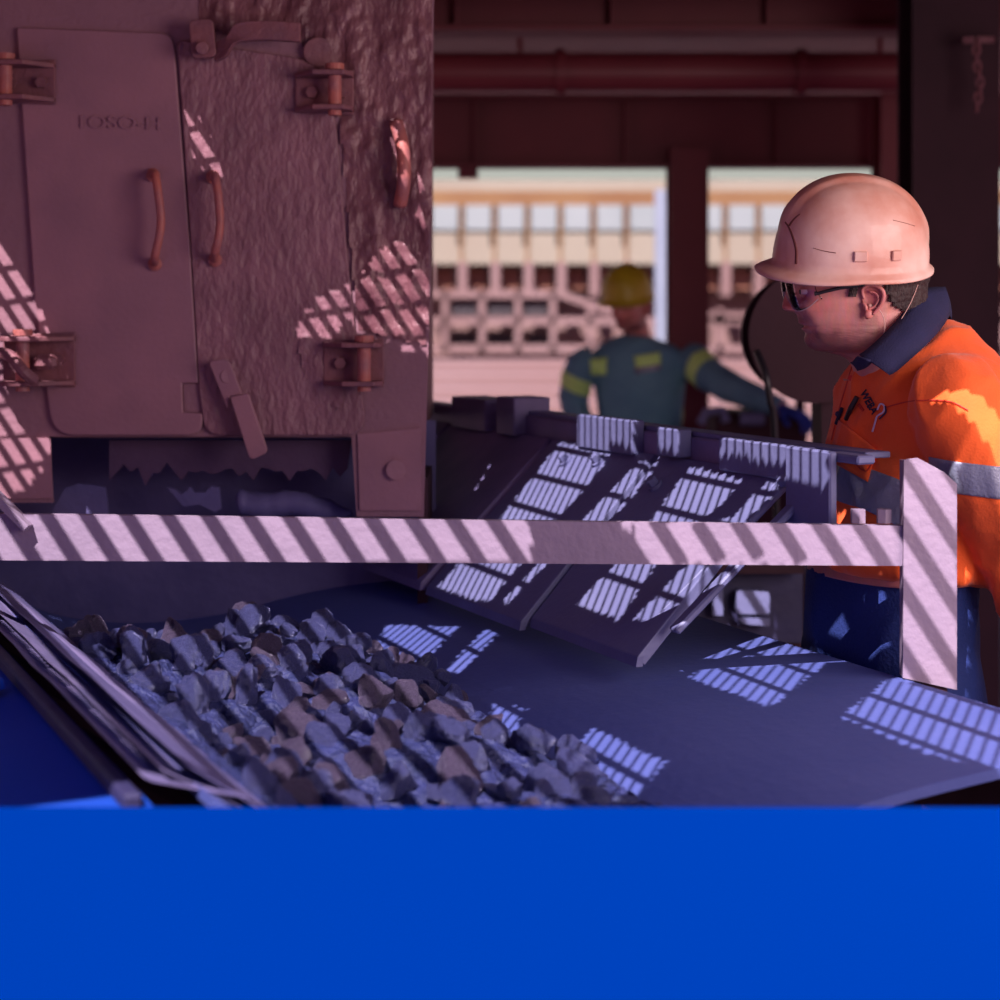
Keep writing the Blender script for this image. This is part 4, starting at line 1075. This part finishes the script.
# placket, button, seams, pocket flap
def ribbon(name, pts, wd, m, parent, off=.003, tree=None):
    b = bmesh.new(); q = spline([Vector((x, y, 0)) for x, y in pts], 6); prev = None
    for i, p in enumerate(q):
        d = (q[min(i+1, len(q)-1)]-q[max(i-1, 0)]).normalized(); n = Vector((-d.y, d.x, 0)); ww = wd if not hasattr(wd, '__len__') else wd[0]+(wd[1]-wd[0])*i/(len(q)-1)
        cur = [b.verts.new(onit(p.x+n.x*ww*t, p.y+n.y*ww*t, off, tree)) for t in (-.5, .5)]
        if prev: b.faces.new((prev[0], prev[1], cur[1], cur[0]))
        prev = cur
    return tape(name, b, m, parent, .001)
ribbon('shoulder_seam', [(884, 408), (905, 402), (930, 400), (952, 402), (968, 410)], 1.0, 'thread_red', shirt)
ribbon('placket_seam', [(853, 362), (846, 385), (838, 412), (831, 440)], .9, 'thread_red', shirt)
b = bmesh.new(); c = onit(851, 378, .003); cyl(b, c, c+Vector((-.001, -.002, 0)), .005, 14); obj('button', b, M['thread_red'], shirt)
def patch(name, px, m, parent, off=.004, n=9, tree=None, th=.0015):
    """four-cornered cloth patch laid on the garment"""
    b = bmesh.new(); A0, A1, A2, A3 = [Vector((x, y, 0)) for x, y in px]; g = {}
    for i in range(n):
        for j in range(n):
            s, t = i/(n-1), j/(n-1); q = A0.lerp(A1, s).lerp(A3.lerp(A2, s), t); g[i, j] = b.verts.new(onit(q.x, q.y, off, tree))
    for i in range(n-1):
        for j in range(n-1): b.faces.new((g[i, j], g[i+1, j], g[i+1, j+1], g[i, j+1]))
    return tape(name, b, m, parent, th)
patch('chest_pocket', [(838, 424), (876, 452), (868, 482), (832, 462)], 'orange_cloth', shirt, .003)
patch('pocket_flap', [(839, 420), (877, 450), (866, 471), (833, 444)], 'orange_cloth', shirt, .007)
ribbon('flap_edge', [(833, 444), (850, 458), (862, 470), (869, 468), (877, 450)], 1.0, 'thread_red', shirt, .0082)
# pens
pn = bmesh.new(); tube(pn, [onit(857, 397, .012), onit(851, 408, .012), onit(846, 419, .010)], [.0045, .0048, .004], 8); o = obj('pen', pn, M['black_plastic'], shirt)
pn = bmesh.new(); tube(pn, [onit(842, 408, .010), onit(836, 424, .009)], .0032, 8); obj('pen', pn, M['thread_navy'], shirt)
pn = bmesh.new(); ball(pn, onit(838, 414, .008), .005); obj('pen_clip', pn, M['machine_blue'], shirt)
# embroidered name and mark
def sew(s, px, py, ang, size_px, m, name, squeeze=1.0):
    tb = text_bm(s, 1.0, 0, bold=.02); ca, sa = math.cos(ang), math.sin(ang)
    bmesh.ops.triangulate(tb, faces=tb.faces[:]); 
    for v in tb.verts:
        x, y = v.co.x*size_px*squeeze, -v.co.y*size_px; v.co = onit(px+x*ca-y*sa, py+x*sa+y*ca, .0045)
    return tape(name, tb, m, shirt, .0008)
sew('WEBA', 859.5, 393, math.radians(60), 10.5, 'thread_navy', 'sewn_name', .86)
sew('mm', 857, 405, math.radians(52), 6, 'thread_red', 'sewn_subtitle', .9)
ribbon('sewn_mark', [(877, 410), (880, 404), (884, 406), (883, 412), (877, 416), (875, 422), (872, 432)], 1.5, 'thread_white', shirt, .0045)
ribbon('sewn_mark', [(885, 406), (885.5, 412), (882, 416), (879, 419)], 1.2, 'machine_blue', shirt, .0048)
# trousers and boots
b = bmesh.new(); loft(b, trings([(566, 891, 112, 158), (600, 890, 117, 164), (640, 889, 120, 168), (680, 889, 112, 165), (720, 889, 98, 158)]))
for Lg in LEGS: sleeve(b, [Lg[0]+Vector((0, 0, .12)), Lg[0], Lg[0].lerp(Lg[1], .5), Lg[1], Lg[1].lerp(Lg[2], .5), Lg[2]], [.09, .105, .095, .08, .075, .072])
b = remeshed(b, .009, 5); crumple(b, .009, 8, 7.0, (1, 1, .7))
trou = obj('trousers', b, M['trouser_cloth'], root, smooth=True)
for Lg in LEGS:
    b = bmesh.new(); rr = []
    for t, w_, h_ in ((-.10, .034, .05), (-.085, .042, .07), (-.04, .046, .09), (.02, .046, .085), (.08, .050, .055), (.13, .050, .045), (.165, .042, .038), (.18, .028, .025)):
        c = Lg[2]+TF*t; rr.append(ellipse((c.x, c.y, h_/2+.002), TL, UP, w_, h_/2, 20, 2.6))
    loft(b, rr); tube(b, [Vector((Lg[2].x, Lg[2].y, .06)), Vector((Lg[2].x, Lg[2].y, .16))], .052, 16); obj('boot', b, M['boot'], root, smooth=True)
hb = hand_bm(Vector(SHN[-1])+Vector((0, 0, -.01)), (0, -.12, -1), (-.2, 1, 0), (-1, -.2, 0), .35); g = obj('glove', hb, M['glove_grey'], root, smooth=True)
b = bmesh.new(); tube(b, [SHN[-2]+Vector((0, 0, -.03)), SHN[-1]+Vector((0, 0, -.02))], [.056, .040], 20); obj('cuff', b, M['glove_grey'], g, smooth=True)
hb = hand_bm(Vector(SHF[-1])+Vector((0, 0, -.01)), (0, -.12, -1), (.2, -1, 0), (-1, -.2, 0), .35); obj('glove', hb, M['glove_grey'], root, smooth=True)
# glasses
gl = bmesh.new()
def lens_sheet(s):
    b = bmesh.new(); pts = [(784, 5, 280, 292), (783, 16, 278, 302), (784, 30, 278, 309), (788, 45, 279, 311), (796, 58, 281, 307), (808, 68, 285, 299)]
    prev = None; A5 = np.array(pts, float)
    for i in range(26):
        x, w_, ya, yb = cr(A5, i/5); x += .0
        cur = [b.verts.new(T(x+7*t*t, ya+(yb-ya)*t, s*w_)) for t in np.linspace(0, 1, 9)]
        if prev:
            for j in range(8): b.faces.new((prev[j], prev[j+1], cur[j+1], cur[j]))
        prev = cur
    return b
GR = empty('glasses', T.o, None, None); GR.parent = root; GR.matrix_parent_inverse = Matrix.Translation(-wloc(root)); GR.location = T.o
for s in (1, -1):
    tape('lens', lens_sheet(s), 'lens', GR, .0012)
    b = bmesh.new(); A5 = spline([T(783, 280, s*5), T(782, 278, s*16), T(783, 278, s*30), T(787, 279, s*45), T(795, 281, s*58), T(807, 285, s*69)], 4); tube(b, A5, .0012, 6); obj('brow_bar', b, M['lens_rim'], GR)
    b = bmesh.new(); tube(b, spline([T(807, 294, s*71), T(811, 293.5, s*73), T(818, 291.5, s*76), T(834, 288, s*79), T(850, 286, s*80), T(866, 286, s*78), T(876, 292, s*74)], 5), [.0028, .0042, .0042]+[.0030]*28, 8); obj('temple_arm', b, M['black_plastic'], GR, smooth=True)
    b = bmesh.new(); tube(b, [T(787, 290, s*5), T(789, 298, s*10), T(790, 304, s*12)], .0016, 6); obj('nose_pad', b, M['lens_rim'], GR)
    b = bmesh.new(); tube(b, spline([T(784, 292, s*5), T(788, 302, s*16), T(791, 309, s*30), T(795, 311, s*45), T(803, 307, s*58), T(811, 299, s*68)], 4), .0009, 6); obj('lens_edge', b, M['lens_rim'], GR)
b = bmesh.new(); tube(b, spline([T(862, 306, 76), T(867, 308, 82), T(872, 314, 80), (T(875, 324, 76)), T(873, 336, 78), T(867, 345, 82), T(866, 352, 88)], 6), .0009, 6)
tube(b, spline([T(912, 282, 52), T(900, 305, 70), T(884, 330, 74), T(868, 350, 86)], 6), .0007, 6); ball(b, T(861, 306, 73), .004)
obj('earplug_cord', b, M['cord'], root, smooth=True)
# scuffs on the helmet
bb = bmesh.new(); bb.from_mesh(hm.data); hb_ = BVHTree.FromBMesh(bb); bb.free()
ribbon('scuff', [(785, 222), (789, 228), (793, 238), (796, 250), (796, 264)], [1.5, 2.6], 'helmet_scuff', hm, .0006, hb_)
ribbon('scuff', [(789, 226), (794, 219), (800, 214)], [2.2, .8], 'helmet_scuff', hm, .0006, hb_)
ribbon('scuff', [(813, 248), (824, 251), (836, 253)], [.5, .9], 'helmet_scuff', hm, .0006, hb_)
ribbon('scuff', [(893, 220), (905, 223), (915, 226)], .5, 'helmet_scuff', hm, .0006, hb_)

# ---- the far worker in teal
S2 = 8.0/F
root = empty('person', ((636-500)*S2, 8.0, 0), 'worker in teal overalls with a yellow helmet reaching right with a blue glove', 'person')
fw = Vector((-.42, -.91, 0)).normalized(); T2 = Frame(P(630, 310, 8.0), fw+Vector((0, 0, -.22)), UP)
helmet(T2, root, 'helmet_yellow', 0, False)
b = bmesh.new(); cl = head_into(b, T2); ear_into(b, T2, 1, cl); ear_into(b, T2, -1, cl)
F2 = Vector((-.12, -1, 0)).normalized(); L2 = UP.cross(F2)
z2 = lambda py: CH-(py-HY)*S2
def rings2(rows, k=0, n=32):
    a = np.array(rows, float); o = []
    for i in range((len(rows)-1)*4+1):
        r = cr(a, i/4); o.append(ellipse(((r[1]-500)*S2, 8.03, z2(r[0])), F2, L2, (r[2]-k)/1000, (r[3]-k)/1000, n, 2.3))
    return o
T2R = [(336, 636, 58, 66), (341, 637, 80, 118), (347, 638, 100, 170), (357, 639, 118, 212), (380, 640, 128, 208), (405, 640, 126, 195), (440, 640, 122, 180), (480, 640, 128, 180)]
f0 = len(b.verts); loft(b, rings2(T2R, 16))
AL = [P(683, 356, 8.0), P(694, 362, 7.97), P(716, 380, 7.85), P(742, 393, 7.72), P(766, 403, 7.62), P(782, 409, 7.56)]
AR = [P(594, 358, 8.0), P(585, 364, 8.0), P(577, 382, 8.02), P(574, 404, 8.05), P(584, 424, 7.98), P(598, 440, 7.9)]
for q in (AL, AR): tube(b, spline(q, 4), .034, 10)
LG2 = [[Vector(((640-500)*S2, 8.03, .88))+L2*s*.09, Vector(((640-500)*S2, 8.0, .5))+L2*s*.11, Vector(((640-500)*S2, 8.05, .09))+L2*s*.12] for s in (1, -1)]
for q in LG2: tube(b, spline(q, 4), .05, 10)
b.verts.ensure_lookup_table()
for i in range(f0, len(b.verts)): b.verts[i][cl] = tone
obj('body', b, M['skin'], root, smooth=True)
b = bmesh.new(); loft(b, rings2(T2R)); sleeve(b, AL, [.06, .080, .070, .062, .055, .046]); sleeve(b, AR, [.05, .076, .068, .062, .056, .046])
b = remeshed(b, .010, 12); crumple(b, .010, 8, 2.0)
jk = obj('jacket', b, M['teal_cloth'], root, smooth=True)
bb = bmesh.new(); bb.from_mesh(jk.data); jb = BVHTree.FromBMesh(bb); bb.free()
patch('chest_tape', [(590, 359), (607, 357), (606, 375), (591, 375)], 'lime_tape', jk, .006, 5, jb)
patch('chest_tape', [(634, 356), (660, 352), (661, 365), (636, 369)], 'lime_tape', jk, .006, 5, jb)
patch('chest_tape', [(634, 368), (661, 364), (661, 370), (636, 374)], 'reflective_tape', jk, .007, 5, jb)
d_ = (AL[3]-AL[1]).normalized(); c_ = AL[1].lerp(AL[2], .45)
tb_ = cut_region(jk.data, [(c_+d_*.035, d_), (c_-d_*.035, -d_), (Vector((.82, 8, 1.4)), Vector((-1, 0, 0)))], .003); tape('sleeve_tape', tb_, 'lime_tape', jk)
d_ = (AR[2]-AR[1]).normalized(); c_ = AR[2]
tb_ = cut_region(jk.data, [(c_+d_*.035, d_), (c_-d_*.035, -d_), (Vector(((590-500)*S2, 8, 1.3)), Vector((1, 0, 0)))], .003); tape('sleeve_tape', tb_, 'lime_tape', jk)
b = bmesh.new(); loft(b, rings2([(470, 640, 118, 168), (500, 640, 126, 172), (520, 640, 118, 166)]))
for q in LG2: sleeve(b, [q[0]+Vector((0, 0, .1)), q[0], q[0].lerp(q[1], .5), q[1], q[1].lerp(q[2], .5), q[2]], [.09, .10, .092, .08, .075, .07])
b = remeshed(b, .014, 4); obj('trousers', b, M['teal_cloth'], root, smooth=True)
for q in LG2:
    b = bmesh.new(); rr = []
    for t, w_, h_ in ((-.10, .034, .05), (-.04, .046, .09), (.02, .046, .085), (.08, .050, .055), (.16, .042, .038), (.18, .028, .025)):
        c = q[2]+F2*t; rr.append(ellipse((c.x, c.y, h_/2+.002), L2, UP, w_, h_/2, 16, 2.6))
    loft(b, rr); obj('boot', b, M['boot'], root, smooth=True)
hb = hand_bm(AL[-1], (AL[-1]-AL[-2]), (0, 0, -1), (0, -1, .1), .55, size=1.15, vox=.004); obj('glove', hb, M['glove_blue'], root, smooth=True)
hb = hand_bm(AR[-1], (.8, .2, -.5), (0, .3, -1), (0, -1, 0), .4, size=1.05, vox=.004); obj('glove', hb, M['glove_blue'], root, smooth=True)
